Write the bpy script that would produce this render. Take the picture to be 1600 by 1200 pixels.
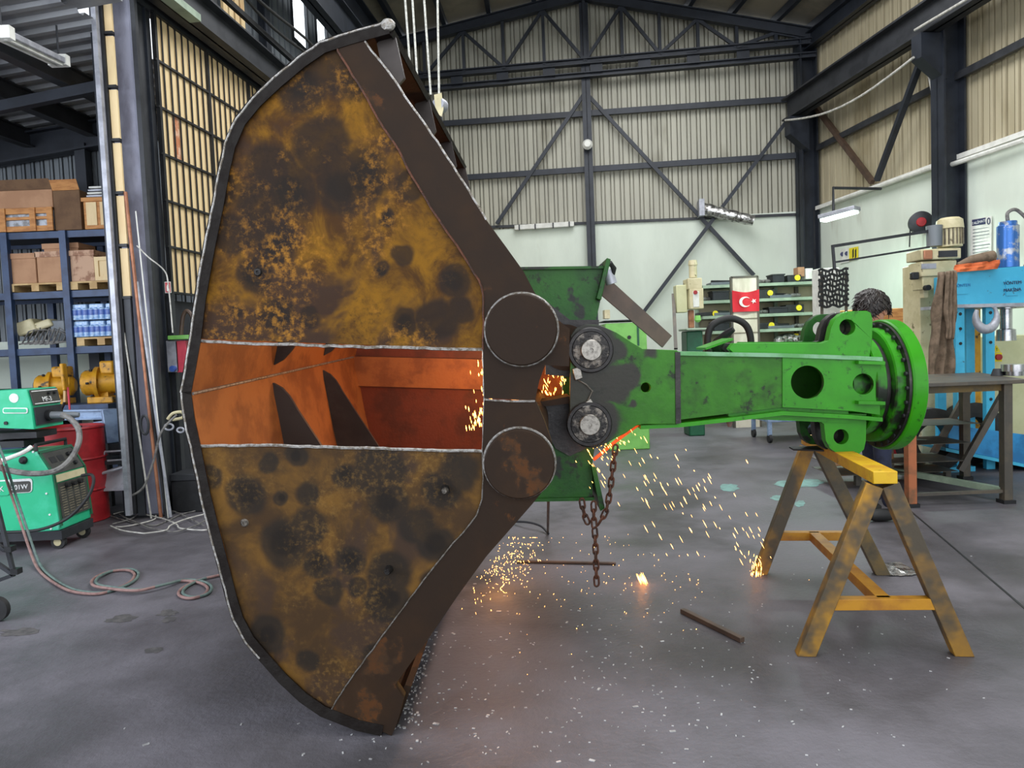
import bpy, bmesh, math, random
from mathutils import Vector as V, Matrix, geometry, noise
from math import sin, cos, pi, radians as rad
random.seed(7)
for _o in list(bpy.data.objects): bpy.data.objects.remove(_o)
SC = bpy.context.scene
COL = SC.collection
# ---------------------------------------------------------------- camera
CH, FP = 1.45, 1110.0
_p, _q = rad(3.0), rad(2.3)
CAM = V((0, 0, CH))
FW = V((0, cos(_p), -sin(_p))); _r0 = V((1, 0, 0)); _u0 = V((0, sin(_p), cos(_p)))
CR = _r0*cos(_q) - _u0*sin(_q); CU = _r0*sin(_q) + _u0*cos(_q)
cd = bpy.data.cameras.new('camera'); cam = bpy.data.objects.new('camera', cd); COL.objects.link(cam)
cd.sensor_width = 36; cd.lens = 36*FP/1600; cd.clip_end = 200
m = Matrix((CR, CU, -FW)).transposed().to_4x4(); m.translation = CAM
cam.matrix_world = m; SC.camera = cam
# ---------------------------------------------------------------- light
w = bpy.data.worlds.new('sky'); SC.world = w; w.use_nodes = True
bg = w.node_tree.nodes['Background']; bg.inputs[0].default_value = (.88, .93, 1, 1); bg.inputs[1].default_value = 1.3
def area(name, loc, rot, sx, sy, power, col):
    l = bpy.data.lights.new(name, 'AREA'); l.shape = 'RECTANGLE'; l.size = sx; l.size_y = sy; l.energy = power; l.color = col
    o = bpy.data.objects.new(name, l); o.location = loc; o.rotation_euler = rot; COL.objects.link(o); return o
area('door_daylight', (1.5, -3.2, 3.6), (rad(90), 0, 0), 9, 6.4, 210, (.92, .95, 1))
area('roof_fill', (1.8, 5.5, 7.7), (0, 0, 0), 5, 13, 860, (.97, .98, 1))  # added overhead fill under the closed roof, no skylight there
area('side_bay_daylight', (-6.2, 1.2, 3.4), (rad(14), rad(-52), 0), 4, 5, 420, (.82, .88, 1))
def point(name, loc, power, col, r=.05):
    l = bpy.data.lights.new(name, 'POINT'); l.energy = power; l.color = col; l.shadow_soft_size = r
    o = bpy.data.objects.new(name, l); o.location = loc; COL.objects.link(o); return o
SC.view_settings.view_transform = 'Standard'; SC.view_settings.look = 'None'
SC.view_settings.gamma = 1; SC.view_settings.use_curve_mapping = False; SC.view_settings.exposure = 0.25

# ---------------------------------------------------------------- projection helpers (photo pixel -> point on a real plane)
def ray(x, y): return FW + CR*((x-800)/FP) - CU*((y-600)/FP)
def pl(x, y, P, N):
    d = ray(x, y); return CAM + d*(N.dot(P-CAM)/N.dot(d))
def fl(x, y, z=0): return pl(x, y, V((0, 0, z)), V((0, 0, 1)))
def at(x, y, Y): return pl(x, y, V((0, Y, 0)), V((0, 1, 0)))
def flat(v): return V((v.x, v.y, 0)).normalized()
Z = V((0, 0, 1))
dL = flat(ray(940, 536)); dR = flat(ray(660, 547)); dB = V((dL.y, -dL.x, 0))
L0 = fl(262, 800); BC = at(1272, 340, 14)
nB = V((dB.y, -dB.x, 0))      # back wall normal, towards the camera
nR = V((-dR.y, dR.x, 0))      # right wall normal, into the hall
nL = V((dL.y, -dL.x, 0))      # left wall normal, into the hall
def onB(x, y, off=0): return pl(x, y, BC+nB*off, nB)
def onR(x, y, off=0): return pl(x, y, BC+nR*off, nR)
def onL(x, y, off=0): return pl(x, y, L0+nL*off, nL)

# ---------------------------------------------------------------- objects
OFF = {}
def meta(o, label=None, cat=None, group=None, kind=None):
    if label: o['label'] = label
    if cat: o['category'] = cat
    if group: o['group'] = group
    if kind: o['kind'] = kind
    return o
def T(name, label, cat, loc=(0, 0, 0), group=None):
    o = bpy.data.objects.new(name, None); COL.objects.link(o); o.location = V(loc); o.empty_display_size = .1
    OFF[o] = V(loc); return meta(o, label, cat, group)
class MB:
    def __init__(s): s.v = []; s.f = []
    def add(s, vs, fs):
        n = len(s.v); s.v += [V(a) for a in vs]; s.f += [tuple(i+n for i in f) for f in fs]; return s
    def box(s, a, b):
        (x0, y0, z0), (x1, y1, z1) = a, b
        return s.hexa([(x0, y0, z0), (x1, y0, z0), (x1, y1, z0), (x0, y1, z0), (x0, y0, z1), (x1, y0, z1), (x1, y1, z1), (x0, y1, z1)])
    def hexa(s, p): return s.add(p, [(0, 3, 2, 1), (4, 5, 6, 7), (0, 1, 5, 4), (1, 2, 6, 5), (2, 3, 7, 6), (3, 0, 4, 7)])
    def ob(s, c, x, y, z):      # oriented box: centre, three half vectors
        c, x, y, z = V(c), V(x), V(y), V(z)
        return s.hexa([c-x-y-z, c+x-y-z, c+x+y-z, c-x+y-z, c-x-y+z, c+x-y+z, c+x+y+z, c-x+y+z])
    def beam(s, a, b, w, h, up=Z):
        a, b = V(a), V(b); d = (b-a).normalized(); sd = d.cross(up)
        if sd.length < 1e-3: sd = d.cross(V((0, 1, 0)))
        sd.normalize(); u = sd.cross(d)
        return s.ob((a+b)/2, (b-a)/2, sd*w/2, u*h/2)
    def hbeam(s, a, b, w, h, t=.02, up=Z):   # I section
        a, b = V(a), V(b); d = (b-a).normalized(); sd = d.cross(up)
        if sd.length < 1e-3: sd = d.cross(V((0, 1, 0)))
        sd.normalize(); u = sd.cross(d)
        s.ob((a+b)/2, (b-a)/2, sd*t/2, u*(h/2)); 
        for k in (-1, 1): s.ob((a+b)/2+u*k*(h/2-t/2), (b-a)/2, sd*w/2, u*t/2)
        return s
    def prism(s, pts, vec, holes=()):
        loops = [[V(p) for p in pts]]+[[V(p) for p in h] for h in holes]; vec = V(vec)
        flatl = [p for l in loops for p in l]; n = len(flatl); b = len(s.v)
        n_ = V((0, 0, 0)); L = loops[0]
        for i in range(len(L)): n_ += L[i].cross(L[(i+1) % len(L)])
        n_.normalize(); ex = (L[1]-L[0]).normalized(); ey = n_.cross(ex)
        tri = geometry.tessellate_polygon([[V(((p-L[0]).dot(ex), (p-L[0]).dot(ey), 0)) for p in l] for l in loops])
        s.v += flatl+[p+vec for p in flatl]
        for t in tri:
            s.f.append((b+t[0], b+t[1], b+t[2])); s.f.append((b+n+t[2], b+n+t[1], b+n+t[0]))
        k = 0
        for l in loops:
            for i in range(len(l)):
                j = (i+1) % len(l); s.f.append((b+k+i, b+k+j, b+n+k+j, b+n+k+i))
            k += len(l)
        return s
    def tube(s, pts, r, n=8, closed=False):
        pts = [V(p) for p in pts]; N = len(pts); b = len(s.v); pu = None
        for i, p in enumerate(pts):
            if closed: d = pts[(i+1) % N]-pts[i-1]
            else: d = pts[min(i+1, N-1)]-pts[max(i-1, 0)]
            d.normalize()
            if pu is None: pu = d.orthogonal().normalized()
            pu = (pu-d*pu.dot(d)).normalized(); pv = d.cross(pu)
            rr = r(i/(N-1)) if callable(r) else r
            for k in range(n):
                a = 2*pi*k/n; s.v.append(p+pu*cos(a)*rr+pv*sin(a)*rr)
        for i in range(N if closed else N-1):
            for k in range(n):
                s.f.append((b+i*n+k, b+i*n+(k+1) % n, b+((i+1) % N)*n+(k+1) % n, b+((i+1) % N)*n+k))
        if not closed: s.f.append(tuple(b+k for k in range(n))[::-1]); s.f.append(tuple(b+(N-1)*n+k for k in range(n)))
        return s
    def cyl(s, a, b, r, n=24): return s.lathe(a, V(b)-V(a), [(0, 0), (0, r), (1, r), (1, 0)], n)
    def lathe(s, a, ax, prof, n=32):     # prof: (fraction along ax, radius)
        a, ax = V(a), V(ax); d = ax.normalized(); pu = d.orthogonal().normalized(); pv = d.cross(pu); b = len(s.v)
        for t, r in prof:
            for k in range(n):
                an = 2*pi*k/n; s.v.append(a+ax*t+(pu*cos(an)+pv*sin(an))*max(r, 1e-4))
        for i in range(len(prof)-1):
            for k in range(n): s.f.append((b+i*n+k, b+i*n+(k+1) % n, b+(i+1)*n+(k+1) % n, b+(i+1)*n+k))
        return s
    def ball(s, c, r, n=12, sc=(1, 1, 1)):
        c = V(c); b = len(s.v); h = n//2
        for i in range(h+1):
            for k in range(n):
                a = pi*i/h; e = 2*pi*k/n
                s.v.append(c+V((sin(a)*cos(e)*r*sc[0], sin(a)*sin(e)*r*sc[1], cos(a)*r*sc[2])))
        for i in range(h):
            for k in range(n): s.f.append((b+i*n+k, b+(i+1)*n+k, b+(i+1)*n+(k+1) % n, b+i*n+(k+1) % n))
        return s
    def build(s, name, mat, parent=None, bev=0, smooth=True, sub=0):
        off = OFF[parent] if parent is not None else None
        if off is None:
            xs = [v.x for v in s.v]; ys = [v.y for v in s.v]; zs = [v.z for v in s.v]
            off = V(((min(xs)+max(xs))/2, (min(ys)+max(ys))/2, min(zs)))
        me = bpy.data.meshes.new(name); me.from_pydata([v-off for v in s.v], [], s.f)
        bm = bmesh.new(); bm.from_mesh(me); bmesh.ops.remove_doubles(bm, verts=bm.verts, dist=1e-5)
        bmesh.ops.dissolve_degenerate(bm, edges=bm.edges, dist=1e-5)
        bmesh.ops.recalc_face_normals(bm, faces=bm.faces); bm.to_mesh(me); bm.free()
        if smooth:
            me.polygons.foreach_set('use_smooth', [True]*len(me.polygons)); me.set_sharp_from_angle(angle=rad(32))
        me.materials.append(mat); o = bpy.data.objects.new(name, me); COL.objects.link(o)
        OFF[o] = off
        if parent is not None: o.parent = parent
        else: o.location = off
        if bev:
            b = o.modifiers.new('bevel', 'BEVEL'); b.width = bev; b.segments = 2; b.limit_method = 'ANGLE'; b.angle_limit = rad(40); b.harden_normals = False
        if sub:
            b = o.modifiers.new('sub', 'SUBSURF'); b.levels = sub; b.render_levels = sub
        return o
def kids(o): return [c for c in list(COL.objects) if c.parent == o]
def dup(o, loc, rz=0, label=None, name=None):
    def rec(a, par):
        c = a.copy(); COL.objects.link(c); c.parent = par
        for k in kids(a): rec(k, c)
        return c
    c = rec(o, None); c.location = V(loc); c.rotation_euler = (0, 0, rz)
    if label: c['label'] = label
    return c
def S(name, mb, mat, parent=None, bev=0):
    o = mb.build(name, mat, parent, bev)
    if parent is None: o['kind'] = 'structure'
    return o
def text(body, size, P, ex, ey, mat, parent, name='lettering', depth=.002, align='CENTER', sx=1.0):
    c = bpy.data.curves.new('t', 'FONT'); c.body = body; c.size = size; c.extrude = depth; c.align_x = align; c.align_y = 'CENTER'
    o = bpy.data.objects.new('t', c); COL.objects.link(o)
    dg = bpy.context.evaluated_depsgraph_get(); me = bpy.data.meshes.new_from_object(o.evaluated_get(dg))
    bpy.data.objects.remove(o); ex = V(ex).normalized(); ey = V(ey).normalized(); ez = ex.cross(ey)
    off = OFF[parent] if parent is not None else V((0, 0, 0))
    for v in me.vertices: v.co = V(P)+ex*v.co.x*sx+ey*v.co.y+ez*v.co.z-off
    me.materials.clear(); me.materials.append(mat); me.name = name
    q = bpy.data.objects.new(name, me); COL.objects.link(q); q.parent = parent; OFF[q] = off
    return q

# ---------------------------------------------------------------- materials
def L(c):
    return tuple((x/255/12.92 if x/255 <= .04045 else ((x/255+.055)/1.055)**2.4) for x in c)+(1,)
def mat(name, c1, c2=None, scale=6, rough=.6, metal=0, bump=0, bscale=40, lo=.42, hi=.62, detail=6, c3=None, s3=2, lo3=.55, hi3=.65, stretch=(1, 1, 1), rvar=0, emit=None, estr=0, dist=0):
    M = bpy.data.materials.new(name); M.use_nodes = True; nt = M.node_tree; N = nt.nodes; B = N['Principled BSDF']; lk = nt.links.new
    B.inputs['Roughness'].default_value = rough; B.inputs['Metallic'].default_value = metal
    tc = N.new('ShaderNodeTexCoord'); mp = N.new('ShaderNodeMapping'); mp.inputs['Scale'].default_value = stretch; lk(tc.outputs['Object'], mp.inputs[0])
    M['_x'] = 1
    cur = None
    def nz(sc, det=detail):
        n = N.new('ShaderNodeTexNoise'); n.inputs['Scale'].default_value = sc; n.inputs['Detail'].default_value = det; n.inputs['Distortion'].default_value = dist
        n.inputs['Roughness'].default_value = .62; lk(mp.outputs[0], n.inputs['Vector']); return n
    def mr(src, a, b):
        r = N.new('ShaderNodeMapRange'); r.interpolation_type = 'SMOOTHSTEP'; r.inputs[1].default_value = a; r.inputs[2].default_value = b; lk(src, r.inputs[0]); return r.outputs[0]
    if c2:
        n = nz(scale); f = mr(n.outputs[0], lo, hi); mx = N.new('ShaderNodeMix'); mx.data_type = 'RGBA'
        mx.inputs[6].default_value = L(c1); mx.inputs[7].default_value = L(c2); lk(f, mx.inputs[0]); cur = mx.outputs[2]
        if rvar:
            q = N.new('ShaderNodeMapRange'); lk(f, q.inputs[0]); q.inputs[3].default_value = rough; q.inputs[4].default_value = rough+rvar; lk(q.outputs[0], B.inputs['Roughness'])
    if c3:
        n = nz(s3, 4); f = mr(n.outputs[0], lo3, hi3); mx = N.new('ShaderNodeMix'); mx.data_type = 'RGBA'
        if cur: lk(cur, mx.inputs[6])
        else: mx.inputs[6].default_value = L(c1)
        mx.inputs[7].default_value = L(c3); lk(f, mx.inputs[0]); cur = mx.outputs[2]
    if cur: lk(cur, B.inputs['Base Color'])
    else: B.inputs['Base Color'].default_value = L(c1)
    if bump:
        n = nz(bscale, 4); b = N.new('ShaderNodeBump'); b.inputs['Strength'].default_value = bump; b.inputs['Distance'].default_value = .01
        lk(n.outputs[0], b.inputs['Height']); lk(b.outputs[0], B.inputs['Normal'])
    if emit: B.inputs['Emission Color'].default_value = L(emit); B.inputs['Emission Strength'].default_value = estr
    M['out'] = 1; del M['_x'], M['out']
    return M
def add_layer(M, color, facfn):       # mixes one more colour layer over the base colour
    nt = M.node_tree; N = nt.nodes; B = N['Principled BSDF']; mx = N.new('ShaderNodeMix'); mx.data_type = 'RGBA'
    src = B.inputs['Base Color']
    if src.is_linked: nt.links.new(src.links[0].from_socket, mx.inputs[6])
    else: mx.inputs[6].default_value = src.default_value
    mx.inputs[7].default_value = L(color); nt.links.new(facfn(nt, N), mx.inputs[0]); nt.links.new(mx.outputs[2], src)
def spots_fac(spots, off, amp=.06, nsc=9, soft=.72, top=1.0):
    def f(nt, N):
        lk = nt.links.new; tc = N.new('ShaderNodeTexCoord'); n = N.new('ShaderNodeTexNoise'); n.inputs['Scale'].default_value = nsc; n.inputs['Detail'].default_value = 3
        lk(tc.outputs['Object'], n.inputs['Vector'])
        a = N.new('ShaderNodeVectorMath'); a.operation = 'SUBTRACT'; lk(n.outputs['Color'], a.inputs[0]); a.inputs[1].default_value = (.5, .5, .5)
        b = N.new('ShaderNodeVectorMath'); b.operation = 'SCALE'; lk(a.outputs[0], b.inputs[0]); b.inputs['Scale'].default_value = amp
        c = N.new('ShaderNodeVectorMath'); c.operation = 'ADD'; lk(tc.outputs['Object'], c.inputs[0]); lk(b.outputs[0], c.inputs[1])
        acc = None
        for P, r in spots:
            d = N.new('ShaderNodeVectorMath'); d.operation = 'DISTANCE'; lk(c.outputs[0], d.inputs[0]); d.inputs[1].default_value = P-off
            m_ = N.new('ShaderNodeMapRange'); m_.interpolation_type = 'SMOOTHSTEP'; lk(d.outputs['Value'], m_.inputs[0])
            m_.inputs[1].default_value = r*soft; m_.inputs[2].default_value = r*1.06; m_.inputs[3].default_value = top; m_.inputs[4].default_value = 0
            if acc is None: acc = m_.outputs[0]
            else:
                x = N.new('ShaderNodeMath'); x.operation = 'MAXIMUM'; lk(acc, x.inputs[0]); lk(m_.outputs[0], x.inputs[1]); acc = x.outputs[0]
        return acc
    return f
M_floor = mat('concrete_floor', (76, 74, 78), (102, 99, 105), 1.3, .42, 0, .5, 34, .3, .7, 9, (62, 60, 62), .8, .5, .7, rvar=.25)
M_floord = mat('chipped_concrete', (66, 64, 64), (84, 81, 80), 20, .8, 0, .3, 60)
M_white = mat('whitewashed_wall', (208, 217, 203), (218, 227, 213), 1.5, .8, 0, .15, 30, .35, .65, 8, (176, 176, 160), 1.1, .58, .74, stretch=(1, 1, .35))
M_clad = mat('cladding_cream', (162, 160, 146), (176, 174, 158), 2, .55, .1, 0, lo=.3, hi=.7, c3=(122, 118, 100), s3=1.2, lo3=.52, hi3=.72, stretch=(1, 1, .3))
M_cladR = mat('cladding_cream_right', (176, 166, 138), (190, 180, 152), 2, .55, .1, 0, lo=.3, hi=.7, c3=(150, 138, 108), s3=1.2, lo3=.52, hi3=.72, stretch=(1, 1, .3))
M_cladG = mat('cladding_grey', (116, 122, 126), (92, 98, 104), 2, .5, .2, 0, stretch=(1, 1, .3))
M_roofd = mat('roof_sheet', (150, 152, 154), (128, 130, 134), 2, .5, .2)
M_roofm = mat('roof_panel', (138, 130, 112), (116, 110, 96), 1.5, .7, 0)
M_steel = mat('navy_steel', (38, 43, 52), (30, 35, 43), 4, .5, .1, .05)
M_steelg = mat('dark_grey_steel', (52, 54, 58), (40, 42, 46), 4, .5, .2)
M_colm = mat('column_grey_paint', (138, 140, 156), (108, 108, 122), 3, .5, .1, .1, 30, c3=(70, 70, 80), s3=1.6, lo3=.56, hi3=.7, stretch=(1, 1, .4))
M_alu = mat('light_grey_metal', (176, 178, 186), (150, 152, 160), 8, .45, .3)
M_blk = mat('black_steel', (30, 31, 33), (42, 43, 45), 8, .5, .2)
M_rub = mat('black_rubber', (24, 24, 25), (36, 36, 36), 10, .65)
M_ply = mat('plywood', (232, 208, 160), (220, 190, 140), 5, .6, 0, .05, lo=.35, hi=.65, c3=(196, 150, 100), s3=3, lo3=.62, hi3=.74, stretch=(1, 1, .25))
M_plyb = mat('plywood_stained', (190, 120, 80), (226, 190, 160), 12, .6)
M_heat = mat('jaw_plate_upper', (66, 43, 20), (126, 88, 24), 6.5, .5, .05, .1, 120, .36, .66, 10, (58, 42, 32), 2.6, .45, .6, rvar=.15, dist=.6)
M_heatl = mat('jaw_plate_lower', (64, 48, 32), (108, 78, 36), 5, .5, .05, .08, 120, .36, .66, 8, (62, 48, 38), 2.4, .5, .6, rvar=.15, dist=.4)
M_strip = mat('dark_mill_steel', (44, 34, 27), (52, 38, 27), 3, .55, .0, .08, 60, .4, .7, 5, (58, 44, 32), 3.2, .6, .66)
M_inred = mat('dark_red_inner_plate', (104, 46, 24), (80, 36, 20), 5, .6, .1, .15, 60)
M_inshade = mat('shaded_inner_plate', (40, 26, 22), (30, 22, 20), 5, .6, .1, .15, 60)  # rusty inner plate darkened near the jaw tips to stand for interior shade
M_shell = mat('shell_steel', (38, 35, 33), (30, 26, 24), 14, .6, .1, .4, 50)
M_in = mat('rusty_inner_plate', (150, 90, 42), (122, 68, 30), 5, .6, .1, .15, 60, c3=(110, 60, 26), s3=3, lo3=.58, hi3=.7)
M_rib = mat('rib_steel', (66, 60, 57), (54, 48, 46), 4, .5, .4)
M_weld = mat('weld_bead', (170, 168, 164), (120, 112, 100), 60, .4, .7, .5, 200)
M_weldd = mat('dull_weld', (112, 108, 102), (84, 76, 66), 60, .45, .6, .4, 200)
M_green = mat('green_paint', (40, 98, 14), (50, 118, 16), 5, .42, 0, .12, 40, .35, .65, 8, (28, 52, 16), 3.2, .5, .7)
M_greenc = mat('clean_green_paint', (50, 142, 18), (44, 124, 16), 4, .35, 0, .05, 40, .4, .7, 6, (24, 60, 22), 5, .66, .74)
M_greenf = mat('flange_green_paint', (50, 144, 20), (40, 112, 18), 3, .36, 0, .06, 40, c3=(26, 34, 24), s3=3.4, lo3=.54, hi3=.62)
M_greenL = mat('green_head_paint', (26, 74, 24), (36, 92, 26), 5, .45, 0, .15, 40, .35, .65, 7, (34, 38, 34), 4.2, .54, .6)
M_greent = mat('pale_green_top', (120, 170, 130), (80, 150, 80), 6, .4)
M_grease = mat('grease_black_steel', (36, 34, 34), (52, 49, 48), 4, .4, .4, .2, 40, c3=(74, 70, 66), s3=9, lo3=.6, hi3=.72)
M_ring = mat('greasy_ring', (44, 42, 41), (112, 106, 98), 22, .35, .6, .5, 60, .48, .62)
M_pin = mat('machined_steel', (150, 146, 138), (110, 106, 100), 60, .38, .85, lo=.4, hi=.7)
M_brown = mat('brown_primed_bar', (84, 66, 54), (70, 56, 46), 6, .5, .1)
M_yel = mat('sawhorse_yellow', (176, 124, 22), (150, 98, 26), 7, .5, 0, .15, 60, .4, .65, 6, (120, 84, 40), 5, .6, .68)
M_yeln = mat('sawhorse_bright', (206, 166, 18), (186, 132, 20), 7, .5, 0, .1, 60, .4, .65, 6, (90, 76, 40), 6, .6, .7)
M_olive = mat('sawhorse_olive', (112, 90, 44), (76, 68, 50), 4, .55, 0, .15, 60, .35, .6, 6, (60, 56, 46), 3, .5, .66)  # darker olive copy of the yellow, for one leg and the table apron
M_rust = mat('rusty_chain', (96, 58, 40), (60, 42, 34), 30, .6, .4, .3, 100)
M_wood = mat('crate_wood', (196, 138, 78), (170, 112, 60), 6, .65, stretch=(1, 1, 4))
M_woodl = mat('pale_pallet_wood', (206, 176, 124), (180, 146, 96), 6, .65)
M_card = mat('cardboard', (180, 138, 104), (166, 124, 92), 3, .75)
M_cards = mat('stained_cardboard', (196, 160, 132), (150, 110, 86), 9, .75, lo=.5, hi=.62)
M_cardd = mat('brown_cardboard', (112, 84, 58), (96, 70, 48), 4, .8)
M_wrap = mat('clear_wrap', (190, 196, 204), (140, 140, 140), 14, .25, .1)
M_rackb = mat('rack_blue', (50, 70, 102), (40, 56, 84), 6, .45, .1)
M_shade = mat('dark_panel', (40, 42, 48), (30, 32, 38), 3, .7)
M_wg = mat('welder_green', (36, 178, 128), (58, 190, 146), 3, .4, 0, .03, c3=(96, 190, 160), s3=7, lo3=.62, hi3=.7)
M_wgd = mat('welder_dark_green', (28, 92, 62), (22, 78, 52), 4, .45)
M_pan = mat('welder_panel', (66, 66, 62), (54, 54, 50), 8, .5)
M_lett = mat('white_print', (226, 228, 226), (206, 208, 206), 20, .6)
M_slot = mat('louvre_tan', (130, 122, 104), (108, 100, 86), 20, .5, .2)
M_red = mat('red_drum', (176, 40, 46), (150, 30, 36), 4, .45, 0, .1, c3=(60, 40, 40), s3=3, lo3=.62, hi3=.7)
M_pink = mat('pink_red', (214, 74, 92), (196, 60, 78), 6, .5)
M_engy = mat('machine_yellow', (206, 150, 30), (180, 128, 30), 9, .45, .1, .1, c3=(60, 50, 30), s3=9, lo3=.58, hi3=.66)
M_water = mat('wrapped_blue_bottles', (170, 200, 230), (120, 160, 210), 20, .2, 0, .1)
M_blue = mat('label_blue', (60, 92, 170), (80, 112, 184), 30, .3)
M_press = mat('press_blue', (60, 168, 206), (70, 180, 216), 4, .4, 0, .05, c3=(60, 100, 120), s3=12, lo3=.66, hi3=.7)
M_pressd = mat('press_deep_blue', (50, 140, 196), (40, 110, 160), 4, .4)
M_cream = mat('machine_cream', (206, 196, 158), (190, 180, 140), 6, .45, 0, .03, c3=(120, 110, 80), s3=8, lo3=.64, hi3=.7)
M_cream2 = mat('cabinet_cream', (206, 206, 164), (196, 196, 152), 3, .5)
M_mint = mat('shelf_mint', (150, 168, 146), (130, 148, 128), 5, .5)
M_lgreen = mat('lathe_green', (124, 190, 92), (112, 176, 82), 4, .45)
M_rag = mat('brown_cloth', (120, 102, 84), (92, 78, 62), 10, .85, 0, .3, 30)
M_rawb = mat('table_steel', (82, 78, 72), (98, 90, 78), 5, .5, .3, c3=(120, 84, 50), s3=3, lo3=.6, hi3=.7)
M_orleg = mat('rust_orange_leg', (176, 104, 66), (120, 86, 60), 5, .55, .1)
M_orange = mat('orange_cloth', (214, 110, 60), (190, 90, 50), 6, .8)
M_silver = mat('chrome_cylinder', (190, 190, 190), (150, 150, 155), 4, .22, .9)
M_blus = mat('worn_blue_steel', (60, 110, 180), (170, 174, 180), 7, .3, .5, lo=.5, hi=.6)
M_skin = mat('skin', (206, 150, 120), (196, 138, 108), 12, .55)
M_hair = mat('hair', (30, 26, 25), (58, 50, 46), 60, .5, stretch=(1, 1, 3))
M_denim = mat('dark_blue_workwear', (38, 44, 66), (30, 36, 54), 20, .85)
M_shirt = mat('grey_work_shirt', (90, 92, 98), (78, 80, 86), 20, .85)
M_flag = mat('flag_red', (196, 24, 40), (180, 18, 34), 4, .75)
M_wht = mat('white_paint', (226, 226, 218), (210, 210, 202), 8, .6)
M_board = mat('door_board', (206, 196, 180), (186, 176, 158), 5, .6, stretch=(1, 1, .3), c3=(160, 146, 126), s3=2)
M_lamp = mat('lamp_diffuser', (240, 255, 250), emit=(225, 255, 245), estr=3.2)
M_glass = mat('daylight_pane', (240, 246, 250), emit=(240, 250, 255), estr=3.0)
M_ygl = mat('yellow_sign', (232, 214, 40), (214, 196, 30), 12, .5)
M_navy = mat('navy_print', (44, 48, 84))
M_foil = mat('silver_foil', (200, 200, 196), (90, 88, 84), 14, .25, .8, .8, 20, .45, .6)
M_spark = mat('glowing_spark', (255, 170, 80), emit=(255, 178, 96), estr=7)
M_sparkh = mat('hot_spark', (255, 200, 120), emit=(255, 160, 70), estr=13)
M_bead = mat('hot_metal', (200, 80, 40), (150, 60, 30), 30, .5, .3, emit=(255, 90, 30), estr=.5)
M_chip = mat('metal_chips', (200, 200, 200), (150, 150, 150), 30, .4, .3)
M_teal = mat('teal_paint_mark', (110, 150, 144), (96, 124, 120), 8, .6)
M_cable = mat('grey_cable', (120, 118, 114), (84, 82, 80), 20, .6)
M_cablel = mat('pale_cable', (196, 194, 186), (160, 158, 150), 20, .6)
M_copper = mat('copper_pipe', (176, 120, 90), (150, 100, 76), 10, .4, .4)
M_hosr = mat('red_hose', (138, 108, 102), (118, 88, 84), 20, .6)
M_hosg = mat('green_hose', (96, 114, 108), (76, 94, 90), 20, .6)
M_rope = mat('pale_wire_rope', (206, 206, 196), (170, 170, 160), 60, .6)

# ================================================================= STRUCTURE
S('floor', MB().box((-10, -3.4, -.2), (9, 16.5, 0)), M_floor)
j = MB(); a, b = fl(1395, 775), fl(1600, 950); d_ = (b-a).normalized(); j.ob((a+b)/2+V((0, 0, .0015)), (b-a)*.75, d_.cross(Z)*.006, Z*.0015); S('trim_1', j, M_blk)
def clad(name, P, d, wd, z0, ztop, n, mt, parent, per=.205, dep=.035):
    mb = MB(); us = [0]; k = int(round(wd/per)); pr = wd/k; pts = []
    for i in range(k):
        u = i*pr; pts += [(u, 0), (u+pr*.48, 0), (u+pr*.51, -dep*1.6), (u+pr*.59, -dep*1.6), (u+pr*.62, dep*.4), (u+pr*.86, dep*.4), (u+pr*.89, -dep*1.6), (u+pr*.97, -dep*1.6)]
    pts.append((wd, 0))
    vs = []
    for u, h in pts:
        q = P+d*u+n*h; zt = ztop(u) if callable(ztop) else ztop
        vs += [V((q.x, q.y, z0)), V((q.x, q.y, zt))]
    mb.add(vs, [(2*i, 2*i+2, 2*i+3, 2*i+1) for i in range(len(pts)-1)])
    o = mb.build(name, mt, parent, smooth=False); return o
ZW = 3.87
_t = (L0-BC); lenB = 8.22                                  # left end of the back wall meets the left wall plane
# where the left wall plane meets the back wall
_k = nB.dot(BC-L0)/nB.dot(dL); LB = L0+dL*_k; lenB = (LB-BC).length
BL = BC-dB*lenB
def wallbox(P, d, ln, n, z0, z1, th=.2):
    a = P+Z*z0; return MB().prism([a, a+d*ln, a+d*ln+Z*(z1-z0), a+Z*(z1-z0)], -n*th)
BC0 = V((BC.x, BC.y, 0)); BL0 = V((BL.x, BL.y, 0))
wb = S('wall_back', wallbox(BL0-dB*.3, dB, lenB+.5, nB, 0, ZW), M_white)
rid = (onB(911, -14)-BC).dot(dB)+lenB
def gab(u): return 7.72+(8.47-7.72)*u/rid if u < rid else 8.47-(8.47-7.30)*(u-rid)/(lenB-rid)
ns = 8; wd = lenB/ns
for i in range(ns):
    clad('cladding_sheet', BL0+dB*(i*wd)-nB*.04+Z*0, dB, wd, ZW, (lambda u, i=i: gab(u+i*wd)), nB, M_clad, wb)
RY = (BC.y+3.2)/dR.y
RE = BC0-dR*RY
wr = S('wall_right', wallbox(RE, dR, RY, nR, 0, ZW), M_white)
ns = 17; wd = RY/ns
for i in range(ns): clad('cladding_sheet', RE+dR*(i*wd)-nR*.04, dR, wd, ZW, 7.3, nR, M_cladR, wr)
S('trim_2', MB().beam(onB(640, 360, .02)*1, onB(1274, 334, .02), .05, .05), M_steelg)
# ledge pipes on the right wall
rl = MB(); rl.beam(BC0-dR*.2+nR*.04+Z*(ZW+.0), RE+nR*.04+Z*(ZW+.0), .1, .07); S('trim_3', rl, M_wht)
rl = MB(); rl.tube([onR(1300, 316, .12), onR(1455, 262, .12), onR(1470, 262, .16), onR(1490, 256, .16), onR(1600, 219, .12)], .035); S('trim_4', rl, M_wht)
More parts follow.
